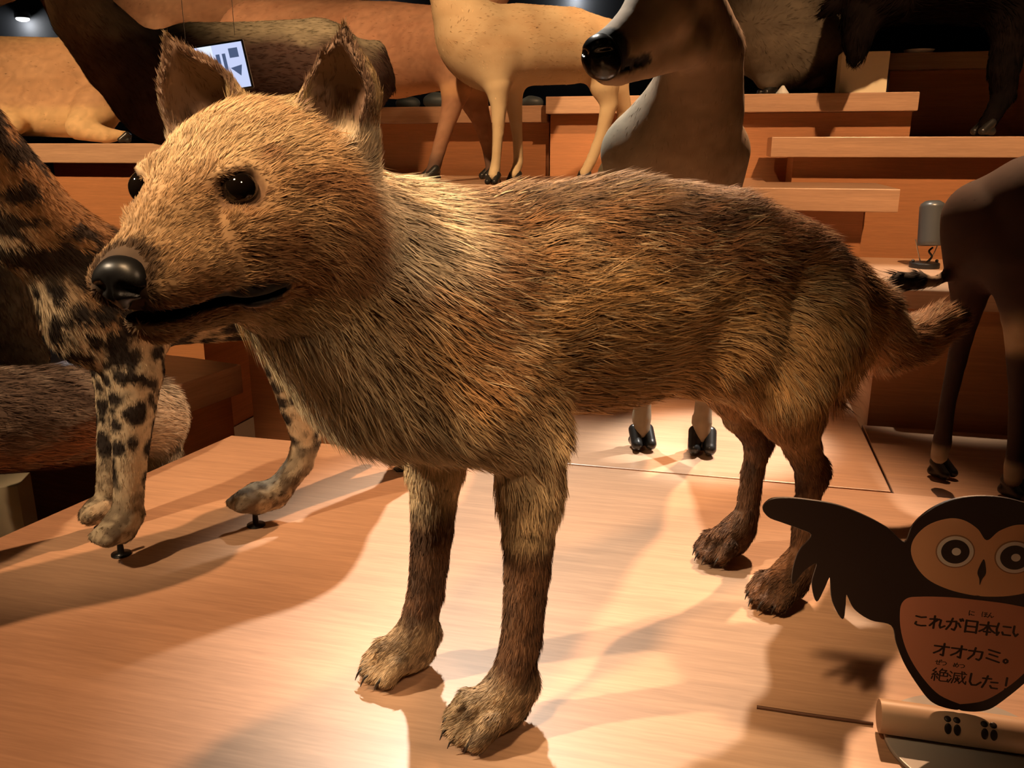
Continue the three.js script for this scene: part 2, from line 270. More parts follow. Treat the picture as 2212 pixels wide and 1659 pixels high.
// ---------------------------------------------------------------- the wolf
{
  const wolf = thing('wolf', 'mounted tan wolf standing in front with its head turned to the viewer', 'wolf', [-0.0886, 0.004, -0.967], 33.9 * Math.PI / 180);
  wolf.updateMatrixWorld(true);
  const inv = wolf.matrixWorld.clone().invert();
  // head frame: x to the near side, y up, z to the nose
  const hm = new THREE.Matrix4().makeBasis(V(0.9552, 0.0006, 0.2959), V(-0.0474, 0.9874, 0.151), V(-0.2921, -0.1583, 0.9432)).setPosition(-0.2477, 0.6641, -0.7173).premultiply(inv);
  const hinv = hm.clone().invert(), hp = (x, y, z) => V(x, y, z).applyMatrix4(hm).toArray(), hr = (x, y, z, r) => [...hp(x, y, z), r];
  const hx = V().setFromMatrixColumn(hm, 0).toArray(), hy = V().setFromMatrixColumn(hm, 1).toArray(), hz = V().setFromMatrixColumn(hm, 2).toArray(), neg = (v) => v.map((q) => -q);
  const frame = hm.clone().setPosition(0, 0, 0);
  const sqN = (f) => [0, 0, 1, f];
  const B = [];
  // trunk, front to rear
  B.push(...chain([[-0.03, 0.51, 0, 0.124], [0.1, 0.508, 0, 0.136], [0.28, 0.517, 0, 0.137], [0.46, 0.507, 0, 0.126], [0.6, 0.477, 0, 0.113], [0.7, 0.44, 0, 0.094], [0.75, 0.405, 0, 0.066]], { k: 0.05, sq: sqN(0.74), fl: 0.05, lift: 0.3 }));
  B.push(ell([-0.05, 0.455, 0.008], [0.075, 0.085, 0.07], { k: 0.06, fl: 0.055, lift: 0.4, flow: [0.25, -1, 0] }));
  B.push(ell([0.06, 0.425, 0], [0.09, 0.06, 0.065], { k: 0.05, fl: 0.045, lift: 0.3, flow: [0.5, -1, 0] }));
  B.push(ell([0.3, 0.425, 0], [0.17, 0.055, 0.055], { k: 0.05, fl: 0.055, lift: 0.35, flow: [0.8, -0.75, 0] }));
  // neck, from the head down to the shoulders
  B.push(...chain([hr(0, -0.025, -0.085, 0.074), [-0.125, 0.585, 0.035, 0.085], [-0.06, 0.535, 0.005, 0.11]], { k: 0.06, fl: 0.055, lift: 0.4 }));
  B.push(cone(hp(0, -0.06, -0.05), [-0.085, 0.48, 0.01], 0.05, 0.07, { k: 0.05, fl: 0.05, lift: 0.4, flow: [0.35, -1, -0.1] }));
  // shoulders and forelegs
  const fore = (n, sg, x0, lean) => {
    B.push(ell([0.01 + x0, 0.475, n * 0.72], [0.075, 0.1, 0.042], { k: 0.05, fl: 0.04, lift: 0.25, flow: [0.6, -0.8, 0] }));
    B.push(...chain([[0.01 + x0, 0.43, n * 0.9, 0.06], [0.075 + x0, 0.37, n, 0.046], [0.078 + x0, 0.3, n, 0.034]], { k: 0.05, fl: 0.032, lift: 0.3 }));
    B.push(...chain([[0.078 + x0, 0.31, n, 0.035], [0.074 + x0 + lean * 0.3, 0.2, n, 0.0265], [0.066 + x0 + lean * 0.7, 0.11, n, 0.0235], [0.052 + x0 + lean, 0.055, n, 0.0245]], { k: 0.02, fl: 0.016, lift: 0.35 }));
  };
  const paw = (s, n, sc = 1, raise = 0) => {
    B.push(cone([s + 0.042 * sc, 0.045, n], [s - 0.004, 0.03, n], 0.023 * sc, 0.027 * sc, { k: 0.02, fl: 0.014, lift: 0.4 }));
    B.push(ell([s + 0.022, 0.018, n], [0.034 * sc, 0.018, 0.026 * sc], { k: 0.012, fl: 0.008, lift: 0.2, flow: [-1, -0.2, 0] }));
    for (const [i, o] of [[-1.5, 0.012], [-0.5, 0], [0.5, 0], [1.5, 0.012]]) {
      const tn = n + i * 0.0165 * sc, tip = s - 0.034 * sc + o;
      B.push(...chain([[s + 0.004, 0.03, n + i * 0.012 * sc, 0.0145 * sc], [tip + 0.014, 0.031, tn, 0.0125 * sc], [tip - 0.004, 0.0165, tn + i * 0.001, 0.0115 * sc]], { k: 0.004, fl: 0.011, lift: 0.4 }));
      if (i < 1) B.push(cone([s - 0.012, 0.0475, n + (i + 0.5) * 0.0145 * sc], [s - 0.04 * sc, 0.03, n + (i + 0.5) * 0.0168 * sc], 0.003, 0.0062, { cut: true, k: 0.005 }));
      claws.push([tip - 0.011, 0.018, tn + i * 0.0015, i]);
    }
  };
  const claws = [];
  fore(0.082, 1, 0.0, 0.0); paw(0.014, 0.083, 1.08);
  fore(-0.08, -1, -0.038, -0.012); paw(-0.024, -0.086, 1);
  // haunches and hind legs
  const hind = (n, x0, hx_, pawS) => {
    B.push(cone([0.45 + x0, 0.43, n * 0.55], [0.53 + x0, 0.37, n * 0.9], 0.065, 0.05, { k: 0.06, fl: 0.04, lift: 0.25, flow: [0.6, -0.8, 0] }));
    B.push(ell([0.625 + x0, 0.43, n * 0.72], [0.09, 0.1, 0.048], { k: 0.05, fl: 0.042, lift: 0.25, flow: [0.5, -0.85, 0] }));
    B.push(...chain([[0.6 + x0, 0.415, n * 0.85, 0.08], [0.552 + x0, 0.365, n, 0.058], [0.568 + x0, 0.325, n, 0.043]], { k: 0.05, fl: 0.03, lift: 0.25, flow: [0.35, -1, 0] }));
    B.push(...chain([[0.568 + x0, 0.33, n, 0.043], [0.598 + x0 * 0.8, 0.262, n, 0.028], [hx_, 0.205, n, 0.021]], { k: 0.03, fl: 0.015, lift: 0.28 }));
    B.push(...chain([[hx_ + 0.004, 0.212, n, 0.021], [hx_ - 0.008, 0.15, n, 0.018], [pawS + 0.052, 0.075, n, 0.0185], [pawS + 0.036, 0.045, n, 0.023]], { k: 0.02, fl: 0.015, lift: 0.35 }));
  };
  hind(0.078, -0.02, 0.617, 0.562); paw(0.562, 0.078, 1.02);
  hind(-0.072, 0.02, 0.668, 0.602); paw(0.602, -0.078, 0.98);
  // tail, hanging away behind the rump
  const tl = [W(1872, 670, 1.45), W(1915, 745, 1.52), W(1975, 735, 1.6), W(2025, 705, 1.64), W(2066, 690, 1.68)].map((p) => p.applyMatrix4(inv).toArray());
  B.push(...chain([[0.72, 0.45, 0, 0.05], [...tl[0], 0.046], [...tl[1], 0.042], [...tl[2], 0.038], [...tl[3], 0.03], [...tl[4], 0.014]], { k: 0.04, fl: 0.045, lift: 0.5 }));
  B.push(cone([0.74, 0.42, 0.01], [0.75, 0.31, 0.01], 0.05, 0.012, { k: 0.05, fl: 0.05, lift: 0.4 }));

  // head
  const H = [], back = neg(hz);
  const hc = (a, b, ra, rb, o = {}) => H.push(cone(hp(...a), hp(...b), ra, rb, { k: 0.02, fl: 0.013, lift: 0.25, ...o }));
  const he = (c, r, o = {}) => H.push(ell(hp(...c), r, { frame, k: 0.02, fl: 0.015, lift: 0.28, flow: back, ...o }));
  he([0, -0.004, -0.06], [0.064, 0.052, 0.072], { fl: 0.018 });
  hc([0, 0.006, -0.015], [0, -0.012, 0.045], 0.04, 0.027, { flow: back, k: 0.03 });
  hc([0, -0.012, 0.03], [0, -0.033, 0.097], 0.031, 0.0185, { flow: back, k: 0.025 });
  for (const e of [-1, 1]) {
    he([e * 0.022, -0.046, 0.068], [0.026, 0.024, 0.052], { k: 0.025 });                           // upper lip
    he([e * 0.046, -0.035, -0.035], [0.036, 0.048, 0.055], { k: 0.035, fl: 0.024, lift: 0.4, flow: [...back.map((q, i) => q - hy[i] * 0.6)] }); // cheek
    he([e * 0.06, -0.04, -0.075], [0.034, 0.05, 0.04], { k: 0.03, fl: 0.035, lift: 0.5, flow: [...back.map((q, i) => q * 0.6 - hy[i])] });
    he([e * 0.033, 0.021, 0.013], [0.018, 0.009, 0.02], { k: 0.014, fl: 0.011 });                  // brow
    he([e * 0.047, -0.014, 0.014], [0.014, 0.012, 0.024], { k: 0.014, fl: 0.01 }); he([e * 0.05, -0.002, -0.008], [0.016, 0.02, 0.02], { k: 0.016, fl: 0.012 });                 // under the eye
    he([e * 0.05, -0.034, 0.004], [0.02, 0.022, 0.034], { k: 0.02 });
    he([e * 0.044, -0.07, 0.012], [0.02, 0.022, 0.034], { k: 0.02 });
  }
  he([0, -0.051, 0.091], [0.023, 0.018, 0.019], { k: 0.018 });
  hc([0, -0.08, -0.03], [0, -0.079, 0.088], 0.035, 0.018, { k: 0.016, flow: back });
  he([0, -0.077, 0.09], [0.02, 0.012, 0.02], { k: 0.012 });
  // the slit of the mouth: a thin curved gap open towards the front
  const mouthY = (z) => { const P = [[-0.02, -0.076], [0.005, -0.079], [0.042, -0.0775], [0.085, -0.0715], [0.12, -0.0655], [0.14, -0.058]]; for (let i = 1; i < P.length; i++) if (z < P[i][1 - 1] || i === P.length - 1) { const t = clamp((z - P[i - 1][0]) / (P[i][0] - P[i - 1][0])); return lerp(P[i - 1][1], P[i][1], t); } };
  const hq = V();
  H.push({ cut: true, k: 0.005, d(x, y, z) { hq.set(x, y, z).applyMatrix4(hinv); return Math.max(Math.abs(hq.y - mouthY(hq.z)) - 0.002, 0.004 - hq.z, 0.012 - Math.hypot(hq.x, (hq.z - 0.02) * 0.4)); } });
  const EYES = [[0.0445, 0.0065, 0.022], [-0.0445, 0.0065, 0.022]], NOSE = [0, -0.0395, 0.115];
  for (const e of EYES) H.push(ell(hp(...e), [0.0128, 0.0106, 0.0128], { frame, cut: true, k: 0.004 }));
  // ears: hollow cups
  for (const e of [-1, 1]) {
    const near = e > 0, base = near ? [0.067, 0.03, -0.112] : [-0.066, 0.03, -0.108], mid = near ? [0.077, 0.066, -0.108] : [-0.072, 0.064, -0.106], tip = near ? [0.086, 0.115, -0.104] : [-0.088, 0.113, -0.1];
    const face = V(...hx).multiplyScalar(near ? -0.2 : 0.6).addScaledVector(V(...hz), 1).normalize(), fa = face.toArray();
    const off = (p, q) => V(...hp(...p)).addScaledVector(face, q).toArray();
    H.push(cone(hp(...base), hp(...mid), 0.036, 0.032, { sq: [...fa, 0.62], k: 0.016, fl: 0.011, lift: 0.35, ear: 1 }));
    H.push(cone(hp(...mid), hp(...tip), 0.032, 0.004, { sq: [...fa, 0.62], k: 0.01, fl: 0.008, lift: 0.3, ear: 1 }));
    H.push(cone(off([base[0], base[1] + 0.01, base[2]], 0.011), off(mid, 0.0085), 0.027, 0.0258, { cut: true, earCut: true, sq: [...fa, 0.8], k: 0.008 }));
    H.push(cone(off(mid, 0.0085), off([tip[0], tip[1] - 0.008, tip[2]], 0.007), 0.0258, 0.003, { cut: true, earCut: true, sq: [...fa, 0.8], k: 0.006 }));
  }
  const neckLink = cone(hp(0, -0.025, -0.085), [-0.125, 0.585, 0.035], 0.074, 0.085, { k: 0.05, fl: 0.05, lift: 0.4 });
  const throat = cone(hp(0, -0.06, -0.05), [-0.085, 0.48, 0.01], 0.05, 0.07, { k: 0.04 });
  const headField = field([...H, neckLink, throat]), bodyField = field(B);
  const c0 = V(0, 0.01, 0).applyMatrix4(hm);
  const headGeo = meshField(headField, [c0.x - 0.19, c0.y - 0.14, c0.z - 0.19], [c0.x + 0.17, c0.y + 0.17, c0.z + 0.17], 0.0032);
  const bodyGeo = meshField(bodyField, [-0.3, -0.01, -0.2], [1.25, 0.72, 0.28], 0.006);
  const bodyCoat = coat(B), headCoat = coat([...H.filter((p) => !p.cut), neckLink]);
  // colours of the coat
  const tan = [0.43, 0.245, 0.115], ochre = [0.48, 0.285, 0.12], cream = [0.66, 0.54, 0.34], brown = [0.235, 0.115, 0.055], dark = [0.06, 0.034, 0.022], grey = [0.45, 0.38, 0.27], black = [0.008, 0.007, 0.007];
  const q = V();
  const bodyColor = (x, y, z) => {
    const st = fbm(x * 7 + 3 + y * 2, y * 34 - x * 4, z * 30, 3), big = fbm(x * 6, y * 10 + 5, z * 6 + 2, 2), fine = fbm(x * 40, y * 90, z * 90, 2), w = (big - 0.5) * 0.16;
    const top = ss(0.49, 0.57, y + w + (x - 0.35) * 0.05);
    let c = mix3(ochre, brown, top * 0.8);
    c = mix3(c, [0.3, 0.13, 0.06], ss(0.2, 0.35, x) * ss(0.72, 0.6, x) * top * 0.5);
    c = mix3(c, dark, ss(0.5, 0.64, st) * (0.25 + 0.5 * top) * ss(-0.05, 0.05, x));
    c = mix3(c, cream, ss(0.56, 0.7, 1 - st) * (0.5 - 0.2 * top));
    c = mix3(c, [0.42, 0.33, 0.22], ss(0.605, 0.66, y + w * 0.3) * 0.6);
    c = mix3(c, [0.58, 0.36, 0.16], ss(0.2, 0.3, x) * ss(0.56, 0.46, x - (y - 0.42) * 1.2) * ss(0.5, 0.45, y) * ss(0.36, 0.4, y) * 0.7);   // pale lower flank
    c = mix3(c, cream, Math.max(ss(0.45, 0.37, y) * ss(0.16, 0.02, x) * 0.8, ss(0.03, -0.05, y - 0.53 + 1.08 * (x + 0.12) + w * 0.4) * 0.9));                       // chest
    c = mix3(c, brown, ss(0.09, 0.0, Math.abs(x + 0.02)) * ss(0.58, 0.52, y) * ss(0.42, 0.48, y) * 0.65);                              // dark shoulder
    c = mix3(c, [0.76, 0.67, 0.5], ss(0.03, -0.06, x) * ss(0.555, 0.61, y) * 0.9);                                                    // mane
    if (x > 0.76) c = mix3(mix3(brown, tan, 0.5), grey, ss(0.0, 0.12, x - 0.8) * ss(0.36, 0.44, y + (big - 0.5) * 0.1));  // tail greyed towards its top: light from above put into the coat
    if (y < 0.36 && x < 0.75) {                                                                                         // legs: pale above, brown below, the same on both sides
      const foreLeg = x < 0.25, lo = ss(0.27, 0.22, y + (big - 0.5) * 0.05), pawFur = mix3(cream, tan, 0.5);
      let l = foreLeg ? mix3(mix3(ochre, cream, 0.6), mix3(brown, dark, 0.42), lo) : mix3(mix3(brown, ochre, 0.4), mix3(brown, dark, 0.3), lo);
      l = mix3(l, dark, ss(0.5, 0.62, st) * 0.5 * lo);
      if (foreLeg) l = mix3(l, pawFur, ss(0.085, 0.055, y + (big - 0.5) * 0.05) * 0.75);
      l = mix3(l, dark, ss(0.56, 0.66, fbm(x * 70, y * 70, z * 70, 2)) * lo * 0.6);
      c = mix3(c, l, ss(0.36, 0.31, y));
    }
    return c.map((k) => k * (0.7 + 0.6 * fine));
  };
  const lipD = (x, y, z) => { if (z < 0.0) return 9; const e = y - mouthY(z); return Math.abs(e) / (e > 0 ? lerp(0.0135, 0.0065, ss(0.03, 0.09, z)) : 0.0075) / ss(-0.004, 0.016, z); };
  const eyeD = (x, y, z) => Math.min(...EYES.map((e) => Math.hypot((x - e[0]) * 0.9, y - e[1], (z - e[2]) * 0.9)));
  const headColor = (X, Y, Z, NX = 0, NY = 0, NZ = 0) => {
    q.set(X, Y, Z).applyMatrix4(hinv); const x = q.x, y = q.y, z = q.z, nf = NX * hz[0] + NY * hz[1] + NZ * hz[2], ns = NX * hx[0] + NY * hx[1] + NZ * hx[2];
    const fine = fbm(X * 120, Y * 120, Z * 120, 2), md = fbm(X * 35 + 4, Y * 45, Z * 35, 3);
    let c = mix3([0.5, 0.31, 0.155], [0.36, 0.19, 0.085], ss(0.45, 0.65, md));
    c = mix3(c, brown, ss(0.55, 0.7, fbm(X * 160, Y * 160, Z * 160, 2)) * 0.4 * ss(0.0, 0.05, z));
    c = mix3(c, [0.6, 0.46, 0.27], ss(0.0, 0.04, y) * ss(-0.12, 0.0, z) * 0.7);                       // pale forehead
    c = mix3(c, [0.52, 0.34, 0.17], ss(0.04, 0.08, z) * ss(-0.05, -0.02, y) * 0.7);
    c = mix3(c, brown, ss(-0.03, -0.075, z) * ss(0.03, -0.02, y) * 0.7);                               // cheek
    c = mix3(c, brown, 0.85 * ss(0.016, 0.007, Math.hypot(x, y - 0.04, z + 0.02)));     // spots on brow and cheek
    for (const e of [-1, 1]) { c = mix3(c, brown, 0.8 * ss(0.015, 0.006, Math.hypot(x - e * 0.054, y - 0.03, z + 0.008))); c = mix3(c, dark, 0.6 * ss(0.009, 0.004, Math.hypot(x - e * 0.056, (y + 0.04) * 1.8, z - 0.012))); c = mix3(c, brown, 0.7 * ss(0.012, 0.004, Math.abs(y - 0.006 + (z - 0.02) * -0.12)) * ss(0.0, -0.02, z) * ss(-0.07, -0.03, z) * ss(0.03, 0.05, e * x)); }
    c = mix3(c, mix3(brown, dark, 0.5), 0.85 * ss(0.0095, 0.005, eyeD(x, y, z) - 0.011));
    c = mix3(c, [0.62, 0.47, 0.25], ss(-0.085, -0.1, y) * 0.7);
    c = mix3(c, brown, ss(-0.04, -0.065, y) * ss(0.0, 0.03, z) * 0.35);
    c = mix3(c, black, ss(1.2, 0.8, lipD(x, y, z) + (fine - 0.5) * 0.5)); c = mix3(c, dark, 0.85 * ss(0.034, 0.025, Math.hypot(x, y - NOSE[1], z - NOSE[2])));
    if (y > 0.035 && z < -0.07) {                                                                       // ears
      const e = mix3([0.42, 0.3, 0.16], [0.5, 0.4, 0.23], md);
      c = mix3(c, e, ss(0.035, 0.055, y));
    }
    return c.map((k) => k * (0.8 + 0.4 * fine));
  };
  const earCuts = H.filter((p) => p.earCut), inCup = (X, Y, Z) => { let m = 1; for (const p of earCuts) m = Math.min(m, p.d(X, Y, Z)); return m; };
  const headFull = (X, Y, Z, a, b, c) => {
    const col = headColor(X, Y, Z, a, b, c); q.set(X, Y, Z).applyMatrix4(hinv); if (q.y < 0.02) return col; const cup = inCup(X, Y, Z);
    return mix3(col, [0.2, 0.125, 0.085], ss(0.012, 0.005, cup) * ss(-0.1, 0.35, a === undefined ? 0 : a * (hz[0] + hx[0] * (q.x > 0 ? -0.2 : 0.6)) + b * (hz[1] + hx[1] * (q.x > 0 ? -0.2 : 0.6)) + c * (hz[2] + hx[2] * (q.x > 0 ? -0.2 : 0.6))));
  };
  const mixedColor = (X, Y, Z) => { q.set(X, Y, Z).applyMatrix4(hinv); return Math.max(ss(-0.06, -0.11, q.z + Math.max(0, q.y - 0.025) * 3), ss(-0.108, -0.135, q.y)); };
  const fullColor = (X, Y, Z, a, b, c) => mix3(headFull(X, Y, Z, a, b, c), bodyColor(X, Y, Z), mixedColor(X, Y, Z));
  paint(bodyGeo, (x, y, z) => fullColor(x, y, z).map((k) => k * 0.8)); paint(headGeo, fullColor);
  const skin = std({ vertexColors: true, roughness: 0.8 });
  const geo = mergeGeometries([bodyGeo, headGeo]);
  part(wolf, 'body', geo, skin);
  // coat
  const cf = V();
  const keepBody = (p) => { cf.copy(p).applyMatrix4(hinv); return cf.z < -0.06 || Math.abs(cf.x) > 0.15 || cf.y < -0.13 || cf.length() > 0.2; };
  const bodyDensity = (p) => { const y = p.y; return y < 0.08 ? 4 : y < 0.3 ? 2.4 : 1; };
  fur(wolf, bodyGeo, 56000, { floor: 0.001, density: bodyDensity, at(p, n) {
    if (p.y < 0.006 || !keepBody(p) || headField(p.x, p.y, p.z) < -0.004) return null;
    const r = bodyCoat(p.x, p.y, p.z); let len = r.len;
    len *= 0.85 + 0.4 * nz(p.x * 14, p.y * 14, p.z * 14);
    r.flow[1] += (nz(p.x * 12, p.y * 20, p.z * 12) - 0.5) * 0.5; r.flow[2] += (nz(p.x * 13 + 9, p.y * 13, p.z * 13) - 0.5) * 0.5;
    let c = fullColor(p.x, p.y, p.z); const v = 0.72 + rnd() * 0.5, g = rnd(); if (r.len > 0.03) { if (g < 0.1) c = mix3(c, dark, 0.7); else if (g > 0.9) c = mix3(c, cream, 0.6); } else if (g < 0.1) c = mix3(c, dark, 0.5);
    return { flow: r.flow, lift: r.lift, len, col: c.map((k) => k * v), mess: 0.5, thick: len < 0.022 ? 0.0009 : 0.0012, soft: len < 0.022 ? 0.4 : 0.6 };
  } }, { hairs: 6, segs: 2 });
  fur(wolf, headGeo, 34000, { at(p, n) {
    cf.copy(p).applyMatrix4(hinv); const x = cf.x, y = cf.y, z = cf.z;
    if (z < -0.125 && y < 0.02 || bodyField(p.x, p.y, p.z) < -0.006) return null;
    if (lipD(x, y, z) < 0.95 || eyeD(x, y, z) < 0.0155 || Math.hypot(x, y - NOSE[1], z - NOSE[2]) < 0.0215) return null;
    const cup = inCup(p.x, p.y, p.z); if (cup < 0.0015 && y > 0.02 && rnd() < 0.75) return null;
    const r = headCoat(p.x, p.y, p.z), c = fullColor(p.x, p.y, p.z, n.x, n.y, n.z), v = 0.68 + rnd() * 0.55;
    let len = r.len * (0.8 + 0.4 * nz(p.x * 40, p.y * 40, p.z * 40)); len *= lerp(1, 0.62, ss(0.02, 0.07, z)); if (eyeD(x, y, z) < 0.024) len *= 0.5;
    return { flow: r.flow, lift: r.lift * lerp(1, 1.5, ss(0.0, 0.05, z)), len, col: c.map((k) => k * v), mess: 0.6, thick: 0.0008, soft: 0.35 };
  } }, { hairs: 5, segs: 2, name: 'head_fur', spread: 0.003 });
  // eyes, nose, claws
  const glass = phys({ color: lin(0.006, 0.004, 0.003), roughness: 0.06, clearcoat: 1, clearcoatRoughness: 0.03 });
  for (const e of EYES) { const m = part(wolf, 'eye', new THREE.SphereGeometry(0.0143, 28, 20), glass, 'dark glass eye'); m.position.set(...hp(e[0] * 0.975, e[1], e[2] - 0.002)); }
  const nf = [ell([0, 0, 0], [0.0175, 0.0135, 0.012], { k: 0.006 }), ell([0, 0.004, -0.008], [0.0165, 0.011, 0.014], { k: 0.008 }), ell([0.0095, -0.003, 0.002], [0.0085, 0.0085, 0.0085], { k: 0.006 }), ell([-0.0095, -0.003, 0.002], [0.0085, 0.0085, 0.0085], { k: 0.006 }), cone([0, -0.008, 0.008], [0, -0.016, 0.004], 0.006, 0.004, { k: 0.006 }),
    cone([0.0085, -0.003, 0.0125], [0.0165, -0.007, 0.004], 0.0046, 0.003, { cut: true, k: 0.003 }), cone([-0.0085, -0.003, 0.0125], [-0.0165, -0.007, 0.004], 0.0046, 0.003, { cut: true, k: 0.003 }), cone([0, 0.004, 0.0135], [0, -0.02, 0.0135], 0.001, 0.001, { cut: true, k: 0.002 })];
  const noseGeo = meshField(field(nf), [-0.024, -0.026, -0.026], [0.024, 0.02, 0.022], 0.0011);
  const nose = part(wolf, 'nose', noseGeo, std({ color: lin(0.012, 0.011, 0.011), roughness: 0.34 }), 'black leathery nose');
  nose.matrixAutoUpdate = true; nose.scale.set(1.22, 1.08, 1.08); nose.position.set(...hp(0, -0.0385, 0.1165)); nose.quaternion.setFromRotationMatrix(frame);
  const clawGeo = new THREE.TubeGeometry(new THREE.QuadraticBezierCurve3(V(0.006, 0.002, 0), V(-0.008, 0.004, 0), V(-0.014, -0.012, 0)), 8, 0.003, 7);
  { const p = clawGeo.attributes.position; for (let i = 0; i <= 8; i++) for (let j = 0; j <= 7; j++) { const k = i * 8 + j, c = new THREE.QuadraticBezierCurve3(V(0.006, 0.002, 0), V(-0.008, 0.004, 0), V(-0.014, -0.012, 0)).getPoint(i / 8), f = 1 - 0.85 * (i / 8) ** 1.5; p.setXYZ(k, c.x + (p.getX(k) - c.x) * f, c.y + (p.getY(k) - c.y) * f, c.z + (p.getZ(k) - c.z) * f); } clawGeo.computeVertexNormals(); }
  const horn = std({ color: lin(0.02, 0.015, 0.012), roughness: 0.35 });
  for (const [x, y, z, i] of claws) { const m = part(wolf, 'claw', clawGeo, horn); m.position.set(x, y, z); m.rotation.y = -i * 0.08; }
}
// ---------------------------------------------------------------- other animals
// shared hoof: two toes side by side, pointing along -z of its own frame when turned to the viewer
const hoofGeo = meshField(field([-1, 1].flatMap((e) => [cone([e * 0.014, 0.036, -0.008], [e * 0.015, 0.013, 0.02], 0.0125, 0.0115, { k: 0.004 }), cone([e * 0.014, 0.012, -0.012], [e * 0.014, 0.012, 0.024], 0.0115, 0.008, { k: 0.006 })]).concat([cone([0, 0.01, -0.01], [0, 0.03, -0.014], 0.012, 0.014, { k: 0.008 })])), [-0.045, -0.012, -0.045], [0.045, 0.06, 0.05], 0.0032);
hoofGeo.computeBoundingBox(); hoofGeo.translate(0, 0.001 - hoofGeo.boundingBox.min.y, 0);
const hoofMat = std({ color: lin(0.02, 0.019, 0.018), roughness: 0.3 });
const hide = std({ vertexColors: true, roughness: 0.85 });
function beast(name, label, category, base, prims, o, group) {
  const g = thing(name, label, category, base.toArray(), 0, group), f = field(prims);
  const lo = [1e3, 1e3, 1e3], hi = [-1e3, -1e3, -1e3];
  for (const p of prims) for (const [c, r] of p.ext) for (let i = 0; i < 3; i++) { lo[i] = Math.min(lo[i], c[i] - r - 0.03); hi[i] = Math.max(hi[i], c[i] + r + 0.03); }
  if (o.lo) for (let i = 0; i < 3; i++) { lo[i] = Math.max(lo[i], o.lo[i]); hi[i] = Math.min(hi[i], o.hi[i]); }
  const geo = paint(meshField(f, lo, hi, o.h ?? 0.01), (x, y, z, a, b, c) => o.col(x + base.x, y + base.y, z + base.z, x, y, z).map((k) => k * (o.under ?? 1)));
  part(g, 'body', geo, o.mat ?? hide);
  if (o.fur) {
    const ct = coat(prims);
    fur(g, geo, Math.round(o.fur * 0.6), { floor: 0.001, at(p, n) { const r = ct(p.x, p.y, p.z); if (o.bare && o.bare(p.x + base.x, p.y + base.y, p.z + base.z)) return null; const v = 0.7 + rnd() * 0.55; return { flow: r.flow, lift: r.lift, len: r.len, thick: o.thick ?? 0.0016, mess: o.mess ?? 0.5, col: o.col(p.x + base.x, p.y + base.y, p.z + base.z, p.x, p.y, p.z).map((k) => k * v) }; } }, { hairs: 5, segs: o.long ? 2 : 1, mat: o.mat ?? furMat });
  }
  return g;
}
const legs = (pts, o) => chain(pts, o).map((c, i) => { const p = pts[i + 1]; c.ext = [[pts[i], pts[i][3]], [p, p[3]]]; return c; });
const blob = (c, r, o) => { const e = ell(c, r, o); e.ext = [[c, Math.max(...r)]]; return e; };
const hoof = (g, base, at, turn, s, dark = hoofMat) => { const m = part(g, 'hoof', hoofGeo, dark); m.position.copy(at).sub(base); m.rotation.y = turn; m.scale.setScalar(s); };
const loc = (base) => (px, py, d, r) => { const p = W(px, py, d).sub(base); return [p.x, p.y, p.z, r]; };
const streak = (x, y, z, f = 1) => fbm(x * 14 * f, y * 30 * f, z * 14 * f, 3);

